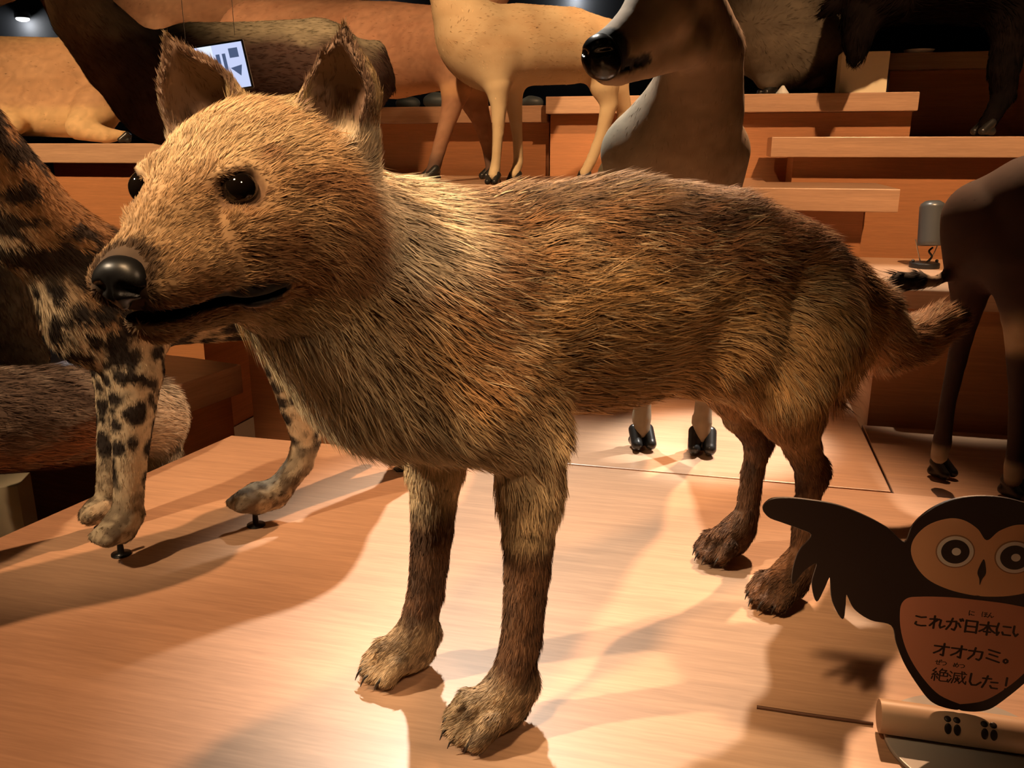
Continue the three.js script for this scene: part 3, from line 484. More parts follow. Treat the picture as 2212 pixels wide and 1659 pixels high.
// --- spotted cat on the wolf's platform
{
  const base = G(560, 1140).setY(0), P = loc(base), B = [], o1 = { k: 0.03, fl: 0.016, lift: 0.4 };
  const axis = [0.86, 0, -0.51], lat = [0.51, 0, 0.86], sq = (f) => ({ sq: [...lat, f] });
  const sh = P(262, 640, 1.44, 0.09), mid = P(440, 618, 1.52, 0.1), rump = P(640, 620, 1.62, 0.096), hip = P(720, 650, 1.67, 0.075);
  B.push(...legs([sh, mid, rump, hip], { ...o1, k: 0.05, ...sq(0.8), fl: 0.016 }));
  B.push(...legs([P(-160, 150, 1.27, 0.05), P(-60, 300, 1.3, 0.055), P(70, 490, 1.36, 0.072), [sh[0], sh[1], sh[2], 0.08]], { ...o1, k: 0.05, fl: 0.018 }));
  B.push(blob(P(185, 690, 1.38).slice(0, 3), [0.06, 0.075, 0.06], { ...o1, k: 0.05, flow: [0.4, -1, 0], fl: 0.022 }));
  B.push(blob(P(-190, 110, 1.25).slice(0, 3), [0.07, 0.06, 0.065], { ...o1, flow: axis }), ...legs([P(-200, 130, 1.25, 0.05), P(-290, 170, 1.2, 0.026)], o1));
  // near foreleg
  const pf = (at, d) => [at.x - base.x, at.y - base.y, at.z - base.z];
  B.push(...legs([P(268, 700, 1.41, 0.07), P(288, 800, 1.39, 0.048), P(288, 880, 1.38, 0.036), P(282, 985, 1.375, 0.0285), P(278, 1075, 1.37, 0.024), P(276, 1110, 1.37, 0.024)], { ...o1, fl: 0.01 }));
  B.push(...legs([P(276, 1115, 1.37, 0.025), P(258, 1138, 1.35, 0.03), P(238, 1152, 1.33, 0.023)], { ...o1, k: 0.015, fl: 0.009 }));
  for (const i of [-1.2, -0.4, 0.4, 1.2]) { const q = P(240, 1146, 1.335); B.push(...legs([[q[0] + i * 0.011, q[1] - 0.002, q[2] + i * 0.01, 0.0125], [q[0] + i * 0.013 - 0.012, q[1] - 0.01, q[2] + i * 0.008 + 0.012, 0.0115]], { k: 0.006, fl: 0.007, lift: 0.2 })); }
  // far foreleg, a little forward
  B.push(...legs([P(255, 720, 1.53, 0.06), P(258, 850, 1.52, 0.04), P(246, 960, 1.51, 0.029), P(238, 1050, 1.5, 0.024), P(236, 1085, 1.5, 0.024), P(215, 1100, 1.475, 0.026), P(196, 1112, 1.455, 0.021)], { ...o1, k: 0.02, fl: 0.01 }));
  // near hind leg
  B.push(blob(P(690, 700, 1.6).slice(0, 3), [0.085, 0.1, 0.06], { ...o1, k: 0.05, flow: [0.3, -1, 0] }));
  B.push(...legs([P(660, 720, 1.58, 0.07), P(632, 790, 1.55, 0.05), P(645, 870, 1.55, 0.036), P(662, 950, 1.565, 0.027), P(648, 1000, 1.56, 0.0255), P(608, 1052, 1.535, 0.0245), P(592, 1068, 1.53, 0.026)], { ...o1, k: 0.025, fl: 0.01 }));
  B.push(...legs([P(592, 1066, 1.53, 0.026), P(556, 1076, 1.51, 0.031), P(530, 1082, 1.49, 0.024)], { ...o1, k: 0.015, fl: 0.009 }));
  for (const i of [-1.2, -0.4, 0.4, 1.2]) { const q = P(532, 1078, 1.495); B.push(...legs([[q[0] + i * 0.011, q[1], q[2] + i * 0.011, 0.0125], [q[0] + i * 0.012 - 0.014, q[1] - 0.008, q[2] + i * 0.009 + 0.01, 0.0115]], { k: 0.006, fl: 0.007, lift: 0.2 })); }
  // far hind leg, mostly behind the wolf's foreleg
  B.push(...legs([P(760, 720, 1.74, 0.06), P(800, 800, 1.76, 0.04), P(890, 880, 1.82, 0.026), P(905, 950, 1.82, 0.023), P(880, 978, 1.8, 0.025), P(852, 986, 1.785, 0.022)], { ...o1, k: 0.025, fl: 0.01 }));
  // tail
  B.push(...legs([hip, P(800, 690, 1.76, 0.03), P(850, 800, 1.85, 0.02), P(856, 880, 1.88, 0.014)], { ...o1, fl: 0.014 }));
  const ground = [0.36, 0.2, 0.085], pale = [0.6, 0.5, 0.34], spot = [0.018, 0.012, 0.009];
  const sp = (u, v, w, cell, r) => { let m = 9; const U = u / cell, Vv = v / cell, Ww = w / cell, a = Math.floor(U), b = Math.floor(Vv), c = Math.floor(Ww);
    for (let i = -1; i < 2; i++) for (let j = -1; j < 2; j++) for (let k = -1; k < 2; k++) { const x = a + i + 0.2 + 0.6 * hash(a + i, b + j, c + k), y = b + j + 0.2 + 0.6 * hash(a + i + 71, b + j, c + k), z = c + k + 0.2 + 0.6 * hash(a + i, b + j + 37, c + k); m = Math.min(m, Math.hypot(U - x, Vv - y, Ww - z)); } return ss(r, r * 0.72, m); };
  const col = (X, Y, Z) => {
    const u = X * axis[0] + Z * axis[2], w = X * lat[0] + Z * lat[2], leg = ss(0.4, 0.34, Y), wig = (nz(X * 20, Y * 20, Z * 20) - 0.5) * 0.03, px = (p) => p;
    const q = (X + 0.7) * 0.5, top = ss(0.46, 0.53, Y);
    let c = mix3(ground, pale, ss(0.44, 0.38, Y) * 0.75 + leg * 0.2);
    c = mix3(c, pale, ss(-0.66, -0.74, X - (Y - 0.5) * -0.55) * 0.85);                                 // pale throat and chest
    const up = Y * 0.6 - u * 0.8;                                                                       // stripes run along neck and back
    const stripes = ss(0.5, 0.55, fbm((u + Y * 0.35 * (u < -0.1 ? 1 : 0)) * 9 + wig * 10, Y * 40 + w * 30 + wig * 24, w * 30, 2));
    c = mix3(c, spot, stripes * ss(0.47, 0.52, Y) * 0.96);
    c = mix3(c, spot, sp(u * 0.8 + wig, Y * 0.95 + wig, w, 0.031, 0.6) * (1 - ss(0.49, 0.53, Y)) * ss(0.1, 0.16, Y));
    c = mix3(c, mix3(spot, brownish, 0.35), ss(0.16, 0.08, Y) * (0.25 + 0.6 * ss(0.42, 0.55, fbm(X * 60, Y * 90, Z * 60, 2))));
    return c.map((k) => k * (0.85 + 0.3 * nz(X * 90, Y * 90, Z * 90)));
  };
  const brownish = [0.16, 0.09, 0.045];
  const cat = beast('spotted_cat', 'spotted long-legged wild cat standing left behind the wolf', 'cat', base, B, { h: 0.0075, col, fur: 60000, thick: 0.0013, mess: 0.4, lo: [-9, 0.012, -9], hi: [9, 9, 9] });
  for (const p of [G(262, 1198), G(553, 1135), G(866, 1014), G(224, 1140)]) {
    const pin = part(cat, 'mounting_pin', new THREE.LatheGeometry([[0, 0], [0.017, 0], [0.017, 0.003], [0.006, 0.005], [0.0045, 0.03], [0.0045, 0.05], [0, 0.05]].map(([x, y]) => new THREE.Vector2(x, y)), 20), std({ color: lin(0.012, 0.011, 0.01), roughness: 0.35, metalness: 0.4 }), 'black steel pin under a paw');
    pin.position.copy(p).sub(base);
  }
}

// --- deer behind the wolf, facing the viewer with its head turned to the left
{
  const base = G(1450, 980).setY(0), P = loc(base), o = { k: 0.05, fl: 0.016, lift: 0.2 }, B = [];
  const h1 = G(1385, 968), h2 = G(1515, 978);
  B.push(...legs([P(1455, 330, 1.92, 0.125), P(1440, 360, 2.2, 0.14), P(1425, 340, 2.5, 0.135), P(1420, 380, 2.62, 0.1)], { ...o, k: 0.07 }));
  B.push(...legs([P(1462, -35, 1.74, 0.068), P(1520, 110, 1.8, 0.078), P(1500, 230, 1.86, 0.1), P(1462, 340, 1.92, 0.12)], { ...o, k: 0.06, fl: 0.022, flow: [0, -1, 0] }));
  for (const [h, sx] of [[h1, 1372], [h2, 1545]]) {
    const q = [h.x - base.x, 0, h.z - base.z], t = P(sx, 330, 1.95, 0.075), e = P(lerp(sx, sx < 1450 ? 1390 : 1530, 0.6), 480, 1.98, 0.05);
    B.push(...legs([t, e, [q[0], 0.4, q[2] - 0.03, 0.032], [q[0], 0.32, q[2] - 0.015, 0.027], [q[0], 0.16, q[2] - 0.012, 0.019], [q[0], 0.075, q[2] - 0.008, 0.022], [q[0], 0.045, q[2] - 0.002, 0.02]], { ...o, k: 0.035, fl: 0.008 }));
    B.push(...legs([[q[0] - 0.014, 0.08, q[2] - 0.022, 0.008], [q[0] - 0.016, 0.06, q[2] - 0.028, 0.006]], { k: 0.01 }), ...legs([[q[0] + 0.014, 0.08, q[2] - 0.022, 0.008], [q[0] + 0.016, 0.06, q[2] - 0.028, 0.006]], { k: 0.01 }));
  }
  const hq = [P(1375, 0, 2.62), P(1455, 0, 2.6)];
  for (const q of hq) B.push(...legs([[q[0], 0.6, q[2], 0.1], [q[0], 0.45, q[2] - 0.05, 0.06], [q[0], 0.3, q[2] - 0.1, 0.03], [q[0], 0.06, q[2] - 0.04, 0.02]], { ...o }));
  // head
  B.push(...legs([P(1450, -60, 1.71, 0.075), P(1425, 25, 1.68, 0.066), P(1375, 75, 1.65, 0.05), P(1330, 108, 1.62, 0.042), P(1305, 118, 1.605, 0.038)], { ...o, k: 0.03, fl: 0.008 }));
  B.push(...legs([P(1480, 95, 1.72, 0.045), P(1400, 135, 1.67, 0.028), P(1335, 160, 1.62, 0.02), P(1312, 162, 1.61, 0.017)], { ...o, k: 0.025, fl: 0.008 }));
  B.push(Object.assign(cone(P(1285, 166, 1.575), P(1390, 132, 1.62), 0.004, 0.004, { cut: true, k: 0.008 }), { ext: [] }));
  B.push(...legs([P(1530, -90, 1.75, 0.03), P(1600, -170, 1.78, 0.02)], o), ...legs([P(1400, -100, 1.72, 0.03), P(1350, -190, 1.72, 0.02)], o));
  const noseC = W(1303, 112, 1.585), mA = W(1285, 166, 1.575), mB = W(1395, 130, 1.63);
  const col = (X, Y, Z) => {
    const s = streak(X, Y, Z), f = fbm(X * 50, Y * 70, Z * 50, 2); let c = mix3([0.26, 0.17, 0.1], [0.36, 0.26, 0.16], s);
    const body = ss(-1.84, -1.95, Z); c = mix3(c, [0.3, 0.25, 0.17], body * 0.6 + ss(0.33, 0.24, X) * ss(0.92, 0.8, Y) * 0.6 * ss(-1.72, -1.8, Z));
    if (Y < 0.45) c = mix3(c, [0.34, 0.25, 0.15], 0.5);
    const t = clamp(((X - mA.x) * (mB.x - mA.x) + (Y - mA.y) * (mB.y - mA.y)) / ((mB.x - mA.x) ** 2 + (mB.y - mA.y) ** 2)), md = Math.hypot(X - lerp(mA.x, mB.x, t), Y - lerp(mA.y, mB.y, t));
    if (Z > -1.68) c = mix3(c, [0.008, 0.007, 0.007], Math.max(ss(0.046, 0.038, Math.hypot(X - noseC.x - 0.004, (Y - noseC.y) * 1.0, (Z - noseC.z) * 0.5)), ss(0.013, 0.008, md)));
    return c.map((k) => k * (0.75 + 0.5 * f));
  };
  const g = beast('deer', 'grey-brown deer with a large black nose looking left over the back of the wolf', 'deer', base, B, { h: 0.009, col, fur: 22000, thick: 0.0017, bare: (X, Y, Z) => Z > -1.69 && Math.hypot(X - noseC.x, Y - noseC.y) < 0.05, under: 0.9 });
  hoof(g, base, h1, 0.1, 1.15); hoof(g, base, h2, -0.2, 1.25);
  for (const q of hq) hoof(g, base, V(q[0] + base.x, 0, q[2] + base.z - 0.04), 0, 1.1);
  const ng = meshField(field([ell([0, 0, 0], [0.036, 0.034, 0.03], {}), ell([0.01, -0.02, 0.0], [0.03, 0.024, 0.024], { k: 0.02 }), cone([-0.012, 0.0, 0.03], [-0.028, 0.004, 0.012], 0.006, 0.004, { cut: true, k: 0.006 }), cone([0.014, -0.002, 0.03], [0.03, 0.002, 0.014], 0.006, 0.004, { cut: true, k: 0.006 })]), [-0.05, -0.055, -0.045], [0.05, 0.045, 0.045], 0.0025);
  const n = part(g, 'nose', ng, std({ color: lin(0.008, 0.008, 0.008), roughness: 0.22 }), 'glossy black nose'); n.position.copy(noseC).sub(base).add(V(-0.004, -0.003, -0.008)); n.rotation.y = -0.7;
}

// --- dark deer seen from behind at the right edge
{
  const top = -0.02, h1 = G(2030, 1030, top), h2 = G(2185, 1072, top), base = h1.clone(), P = loc(base), o = { k: 0.05, fl: 0.01, lift: 0.2 }, B = [];
  B.push(...legs([P(2165, 500, 1.76, 0.105), P(2240, 470, 1.74, 0.125), P(2420, 470, 1.7, 0.135), P(2560, 480, 1.66, 0.13)], { ...o, k: 0.06 }));
  B.push(...legs([P(2120, 470, 1.8, 0.075), P(2105, 560, 1.8, 0.058), P(2092, 650, 1.79, 0.034), P(2078, 730, 1.785, 0.0215), P(2045, 880, 1.77, 0.016), P(2035, 955, 1.765, 0.019), P(2029, 985, 1.76, 0.018)], { ...o, k: 0.03 }));
  B.push(...legs([P(2230, 560, 1.7, 0.09), P(2222, 680, 1.69, 0.05), P(2204, 770, 1.68, 0.026), P(2200, 850, 1.675, 0.018), P(2196, 960, 1.67, 0.017), P(2192, 1010, 1.66, 0.02), P(2188, 1035, 1.655, 0.018)], { ...o, k: 0.03 }));
  const f1 = P(2520, 1000, 1.7), f2 = P(2600, 1000, 1.6);
  for (const f of [f1, f2]) B.push(...legs([[f[0], 0.5, f[2], 0.07], [f[0], 0.3, f[2], 0.026], [f[0], 0.03, f[2], 0.018]], o));
  B.push(...legs([P(2580, 430, 1.65, 0.08), P(2700, 300, 1.62, 0.06), P(2760, 220, 1.6, 0.055), P(2840, 270, 1.58, 0.03)], o));
  B.push(...legs([P(2085, 560, 1.8, 0.016), P(2055, 590, 1.79, 0.012), P(2020, 608, 1.775, 0.011), P(1980, 606, 1.76, 0.014)], { ...o, k: 0.02, fl: 0.02, lift: 0.3 }));
  B.push(...legs([P(1985, 606, 1.76, 0.014), P(1945, 608, 1.75, 0.02), P(1912, 622, 1.74, 0.012)], { ...o, k: 0.02, fl: 0.045, lift: 0.4 }));
  const col = (X, Y, Z) => {
    const f = fbm(X * 50, Y * 60, Z * 50, 2), s = streak(X, Y, Z); let c = mix3([0.022, 0.009, 0.006], [0.05, 0.019, 0.011], s);
    const lk = ss(0.5, 0.4, Y); c = mix3(c, [0.45, 0.33, 0.2], ss(0.405, 0.33, Y) * ss(0.975, 1.0, X) * ss(0.28, 0.32, Y) * 0.9); c = mix3(c, [0.025, 0.011, 0.008], ss(0.3, 0.27, Y) * 0.8);
    c = mix3(c, [0.42, 0.34, 0.24], ss(0.08, 0.06, Y) * ss(0.02, 0.04, Y) * 0.8);
    if (X < W(2028, 600, 1.785).x && Y > 0.3 && Y < 0.5) c = mix3(c, X < W(1995, 606, 1.765).x ? [0.008, 0.007, 0.006] : [0.3, 0.24, 0.17], 0.95);
    return c.map((k) => k * (0.8 + 0.4 * f));
  };
  const g = beast('dark_deer', 'dark brown small deer seen from behind at the right edge', 'deer', base, B, { h: 0.008, col, fur: 11000, thick: 0.0016 });
  hoof(g, base, h1, 0.5, 0.95); hoof(g, base, h2, 0.5, 1.0); for (const f of [f1, f2]) hoof(g, base, V(f[0] + base.x, top, f[2] + base.z), 0.5, 1);
}

// --- low step and the furry animal on it, at the lower left
{
  const e0 = G(280, 866, 0.1), e1 = G(520, 787, 0.1), d = e1.clone().sub(e0).normalize(), nrm = V(-d.z, 0, d.x); if (nrm.z > 0) nrm.negate();
  const q = [e0, e1, e1.clone().addScaledVector(nrm, 0.2).add(V(0.02, 0, 0)), e1.clone().addScaledVector(nrm, 0.5), e0.clone().addScaledVector(nrm, 0.5)].map(toPF);
  const o = thing('display_platform', 'cream lit low step behind the furry animal at the left', 'platform', A0.toArray(), YAW);
  part(o, 'top_board', slabGeometry(q.map((p) => p), 0.085).translate(0, 0.1, 0), topMat);
  const c = q.reduce((s, p) => [s[0] + p[0] / 5, s[1] + p[1] / 5], [0, 0]);
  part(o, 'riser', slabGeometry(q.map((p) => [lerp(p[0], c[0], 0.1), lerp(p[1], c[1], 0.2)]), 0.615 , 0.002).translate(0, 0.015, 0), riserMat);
  const low = -0.3;
  const lw = thing('display_platform', 'lowest step at the left that carries the furry brown animal', 'platform', A0.toArray(), YAW);
  const pe = toPF(G(0, 1160)), ed = Math.hypot(...pe), pt = (t, s) => [pe[0] * t - (pe[1] / ed) * -s * 0 + s * pe[1] / ed, pe[1] * t - s * pe[0] / ed];
  const lp = [pt(2.0, 0.02), pt(-0.25, 0.02), pt(-0.25, 0.19), pt(2.0, 0.19)].map(([x, y]) => [x, y]);
  part(lw, 'top_board', slabGeometry(lp, 0.06).translate(0, low, 0), topMat);
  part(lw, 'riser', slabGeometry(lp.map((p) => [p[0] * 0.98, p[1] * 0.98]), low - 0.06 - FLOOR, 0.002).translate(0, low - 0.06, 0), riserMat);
  const base = W(150, 1000, 1.8).setY(low), P = loc(base), B = [], f = { k: 0.05, fl: 0.035, lift: 0.35, flow: [0.6, -0.3, -0.7] };
  B.push(...legs([P(-280, 925, 1.36, 0.08), P(-118, 915, 1.5, 0.095), P(110, 900, 1.7, 0.102), P(250, 895, 1.84, 0.1), P(325, 905, 1.93, 0.078)], f));
  B.push(...legs([P(340, 850, 1.96, 0.034), P(362, 920, 1.97, 0.028), P(370, 985, 1.97, 0.018)], { ...f, k: 0.03, flow: [0.4, -1, 0], fl: 0.04, lift: 0.5 }));
  B.push(...legs([P(-280, 900, 1.36, 0.07), P(-440, 830, 1.24, 0.055), P(-520, 850, 1.18, 0.038), P(-600, 880, 1.14, 0.02)], { ...f }));
  for (const [x, z] of [[310, 1.9], [270, 1.92], [-150, 1.45], [-190, 1.48]]) { const t = P(x, 960, z, 0.06); B.push(...legs([t, [t[0] + 0.01, 0.13, t[2], 0.032], [t[0], 0.045, t[2], 0.024], [t[0] - 0.02, 0.032, t[2] + 0.02, 0.018]], { ...f, flow: [0, -1, 0], fl: 0.015 })); }
  const col = (X, Y, Z) => { const s = fbm(X * 10, Y * 34, Z * 20, 3), y = Y + (s - 0.5) * 0.08; let c = mix3([0.27, 0.13, 0.07], [0.09, 0.065, 0.05], ss(0.12, 0.19, y)); c = mix3(c, [0.32, 0.27, 0.22], ss(0.5, 0.7, s) * 0.5); c = mix3(c, [0.62, 0.52, 0.38], ss(0.06, 0.01, y) * 0.85); const w = W(345, 900, 1.95); c = mix3(c, [0.62, 0.58, 0.48], ss(w.x - 0.01, w.x + 0.03, X) * 0.85); return c.map((k) => k * (0.8 + 0.4 * nz(X * 80, Y * 80, Z * 80))); };
  const g = beast('furry_animal', 'grey-brown furry animal below the platform edge at the lower left', 'animal', base, B, { h: 0.01, col, fur: 26000, thick: 0.0016, long: true, under: 0.8 });
  // small grey furry animal behind the neck of the cat
  const b2 = W(40, 800, 2.15).setY(0.1), Q = loc(b2), C = [];
  C.push(...legs([[-0.03, 0.1, 0, 0.085], [-0.02, 0.2, 0, 0.085], Q(15, 455, 2.15, 0.07), Q(40, 410, 2.14, 0.045)], { k: 0.05, fl: 0.022, lift: 0.5, flow: [0.4, -1, 0.2] }), ...legs([Q(40, 408, 2.14, 0.045), Q(85, 430, 2.1, 0.038), Q(112, 462, 2.06, 0.026)], { k: 0.03, fl: 0.02, lift: 0.5 }));
  C.push(...legs([[0.04, 0.07, 0.02, 0.055], [0.08, 0.032, 0.05, 0.025]], { k: 0.03, fl: 0.015 }));
  beast('grey_animal', 'small grey woolly animal behind the neck of the spotted cat', 'animal', b2, C, { h: 0.009, col: (X, Y, Z) => mix3([0.22, 0.2, 0.15], [0.5, 0.47, 0.4], fbm(X * 26, Y * 30, Z * 26, 3)).map((k) => k * (0.8 + 0.4 * nz(X * 90, Y * 90, Z * 90))), fur: 7000, thick: 0.0016, long: true });
}

// --- hoofed animals on the steps
function ungulate(name, label, base, spec, o) {
  const P = loc(base), s = { k: 0.06, fl: o.fl ?? 0.016, lift: 0.25 }, B = [];
  for (const c of spec.trunk) B.push(...legs(c.map((p) => P(...p)), { ...s }));
  for (const c of spec.neck ?? []) B.push(...legs(c.map((p) => P(...p)), { ...s, k: 0.05 }));
  for (const c of spec.leg) B.push(...legs(c.map((p) => P(...p)), { ...s, k: 0.035, fl: o.legFur ?? 0.008 }));
  for (const c of spec.tail ?? []) B.push(...legs(c.map((p) => P(...p)), { ...s, k: 0.02, fl: o.tailFur ?? 0.02 }));
  const g = beast(name, label, o.category ?? 'antelope', base, B, { h: 0.013, thick: 0.0024, ...o });
  for (const c of spec.leg) { const p = c[c.length - 1], q = W(p[0], p[1], p[2]); hoof(g, base, V(q.x, base.y, q.z), o.hoofTurn ?? -1.2, o.hoofScale ?? 1); }
  return g;
}
const hairy = (a, b, f = 1) => (X, Y, Z) => mix3(a, b, streak(X, Y, Z, f)).map((k) => k * (0.8 + 0.4 * nz(X * 70, Y * 90, Z * 70)));
// feet: pixel column and distance of a foot on a step of height h
const foot = (px, d, h) => { let lo = -2000, hi = 3000; for (let i = 0; i < 50; i++) { const m = (lo + hi) / 2; if (W(px, m, d).y > h) lo = m; else hi = m; } return lo; };
const ft = (px, d, h, r = 0.02) => [px, foot(px, d, h + 0.035), d, r];
{
  const D = 3.22, h = 0.565;
  ungulate('gazelle', 'cream coloured gazelle on the step behind the neck of the wolf', W(1150, 300, D).setY(h), {
    trunk: [[[1030, 95, 3.16, 0.125], [1120, 98, 3.22, 0.135], [1230, 100, 3.3, 0.13], [1300, 105, 3.36, 0.105]], [[1010, 70, 3.14, 0.1], [1060, 130, 3.16, 0.1]]],
    neck: [[[1020, 70, 3.13, 0.095], [975, 15, 3.1, 0.066], [950, -60, 3.08, 0.052], [935, -130, 3.06, 0.055], [880, -110, 3.0, 0.03]]],
    leg: [[[1065, 130, 3.12, 0.08], [1075, 185, 3.1, 0.045], [1078, 235, 3.1, 0.027], [1076, 290, 3.1, 0.02], [1072, 345, 3.1, 0.017], [1068, 372, 3.1, 0.02], ft(1066, 3.08, h)], [[1095, 130, 3.24, 0.08], [1104, 185, 3.24, 0.045], [1112, 240, 3.24, 0.027], [1118, 300, 3.24, 0.019], [1120, 350, 3.24, 0.019], ft(1112, 3.2, h)],
      [[1300, 120, 3.32, 0.095], [1306, 185, 3.3, 0.055], [1316, 225, 3.3, 0.032], [1300, 290, 3.3, 0.023], [1278, 345, 3.3, 0.021], ft(1262, 3.28, h)], [[1320, 120, 3.44, 0.09], [1330, 190, 3.44, 0.05], [1350, 240, 3.46, 0.028], [1335, 300, 3.46, 0.021], ft(1330, 3.44, h)]],
    tail: [[[1340, 80, 3.4, 0.02], [1352, 130, 3.42, 0.012]]],
  }, { col: (X, Y, Z) => { const s = streak(X, Y, Z); let c = mix3([0.5, 0.31, 0.16], [0.68, 0.52, 0.32], s); c = mix3(c, [0.72, 0.56, 0.34], ss(1.02, 0.9, Y) * 0.5); c = mix3(c, [0.36, 0.2, 0.1], ss(0.02, 0.0, Math.abs(Y - 0.965 - (s - 0.5) * 0.1)) * ss(0.05, 0.12, X) * 0.3); return c; }, fur: 9000, under: 0.95, hoofTurn: -0.4, hoofScale: 0.95 });
  ungulate('brown_antelope', 'large reddish brown antelope body behind the cream gazelle', W(960, 300, 3.45).setY(h), {
    trunk: [[[560, 95, 3.85, 0.17], [700, 105, 3.75, 0.185], [850, 110, 3.62, 0.18], [960, 105, 3.52, 0.15]]],
    neck: [[[1000, 60, 3.5, 0.11], [1060, -40, 3.48, 0.09], [1090, -130, 3.46, 0.08]]],
    leg: [[[985, 130, 3.45, 0.11], [985, 190, 3.42, 0.06], [975, 235, 3.4, 0.038], [955, 300, 3.38, 0.028], [942, 345, 3.36, 0.026], [936, 368, 3.36, 0.026], ft(932, 3.34, h, 0.024)], [[1005, 150, 3.56, 0.09], [1025, 220, 3.56, 0.055], [1042, 265, 3.56, 0.036], [1055, 320, 3.56, 0.026], [1062, 355, 3.55, 0.026], ft(1060, 3.52, h, 0.024)],
      [[560, 150, 3.8, 0.11], [570, 240, 3.8, 0.05], [560, 330, 3.8, 0.03], ft(555, 3.8, h, 0.024)], [[620, 150, 3.9, 0.11], [630, 240, 3.9, 0.05], [625, 330, 3.9, 0.03], ft(620, 3.9, h, 0.024)]],
  }, { col: (X, Y, Z) => { const c = hairy([0.27, 0.115, 0.06], [0.36, 0.19, 0.11])(X, Y, Z); let d = mix3(c, [0.55, 0.3, 0.14], ss(0.95, 0.9, Y) * ss(0.86, 0.9, Y) * 0.7); return mix3(d, [0.07, 0.04, 0.03], ss(0.72, 0.62, Y) * 0.85); }, fur: 10000, h: 0.014, hoofTurn: -1.1, hoofScale: 1.3 });
}
ungulate('brown_deer', 'brown deer with a grey back between the ears of the wolf', W(560, 300, 2.5).setY(0.3), {
  trunk: [[[350, 210, 2.42, 0.12], [430, 170, 2.46, 0.14], [580, 165, 2.55, 0.142], [690, 158, 2.62, 0.146], [758, 172, 2.66, 0.118]]],
  neck: [[[350, 190, 2.4, 0.12], [265, 130, 2.36, 0.1], [185, 40, 2.32, 0.08], [130, -60, 2.3, 0.07], [95, -110, 2.28, 0.075], [20, -50, 2.25, 0.05], [-60, 0, 2.2, 0.033]]],
  leg: [[[440, 240, 2.44, 0.09], [470, 350, 2.46, 0.05], [488, 450, 2.46, 0.026], ft(492, 2.46, 0.3)], [[450, 240, 2.58, 0.09], [480, 350, 2.6, 0.05], [500, 450, 2.6, 0.026], ft(505, 2.6, 0.3)], [[735, 200, 2.58, 0.11], [720, 360, 2.56, 0.06], [760, 440, 2.58, 0.03], [748, 520, 2.58, 0.022], ft(742, 2.57, 0.3)], [[745, 200, 2.74, 0.1], [740, 360, 2.74, 0.055], [778, 440, 2.76, 0.03], [770, 510, 2.76, 0.022], ft(765, 2.75, 0.3)]],
  tail: [[[812, 110, 2.66, 0.03], [835, 165, 2.68, 0.022], [846, 192, 2.68, 0.012]]],
}, { col: (X, Y, Z) => { const s = streak(X, Y, Z); const t = ss(0.93, 1.01, Y + (s - 0.5) * 0.1); let c = mix3([0.05, 0.022, 0.015], [0.2, 0.165, 0.11], t); c = mix3(c, [0.42, 0.24, 0.12], ss(-0.95, -1.1, X) * 0.55); c = mix3(c, [0.5, 0.36, 0.2], ss(-1.2, -1.35, X) * ss(1.1, 0.98, Y + (X + 1.2) * 0.8) * 0.6); return c.map((k) => k * (0.75 + 0.5 * nz(X * 60, Y * 90, Z * 60))); }, category: 'deer', fur: 30000, fl: 0.022, thick: 0.002, h: 0.012 });
ungulate('resting_antelope', 'pale tan antelope lying on the step at the far left', W(100, 200, 4.1).setY(0.71), {
  trunk: [[[-160, 190, 4.1, 0.17], [0, 175, 4.12, 0.19], [150, 175, 4.15, 0.185], [260, 190, 4.2, 0.15]], [[-60, 240, 4.02, 0.1], [200, 250, 4.06, 0.1]]],
  neck: [[[-180, 150, 4.05, 0.13], [-280, 0, 3.95, 0.09], [-330, -80, 3.9, 0.08], [-420, -50, 3.85, 0.05]]],
  leg: [[[10, 230, 3.98, 0.07], [30, 268, 3.92, 0.05], [-20, 288, 3.88, 0.035], ft(-60, 3.88, 0.71)], [[210, 235, 4.0, 0.1], [170, 275, 3.92, 0.055], [230, 292, 3.9, 0.035], ft(270, 3.92, 0.71)]],
}, { col: (X, Y, Z) => { const s = streak(X, Y, Z); let c = mix3([0.44, 0.24, 0.12], [0.52, 0.31, 0.17], s); c = mix3(c, [0.66, 0.44, 0.22], ss(0.89, 0.83, Y) + ss(1.12, 1.17, Y) * 0.6); return c.map((k) => k * (0.8 + 0.4 * nz(X * 60, Y * 90, Z * 60))); }, fur: 6000, h: 0.016, thick: 0.003 });
ungulate('far_antelope', 'pinkish tan animal far behind the back of the brown deer', W(470, 100, 4.75).setY(0.88), {
  trunk: [[[330, 0, 4.75, 0.2], [450, -10, 4.75, 0.21], [600, -5, 4.78, 0.2]]], neck: [[[320, -20, 4.7, 0.14], [250, -130, 4.65, 0.1]]],
  leg: [[[350, 60, 4.65, 0.08], [352, 140, 4.65, 0.035], ft(352, 4.65, 0.88)], [[585, 60, 4.7, 0.09], [590, 140, 4.7, 0.035], ft(588, 4.7, 0.88)]],
}, { col: hairy([0.42, 0.2, 0.11], [0.6, 0.36, 0.22], 0.6), fur: 3000, h: 0.02, thick: 0.004 });
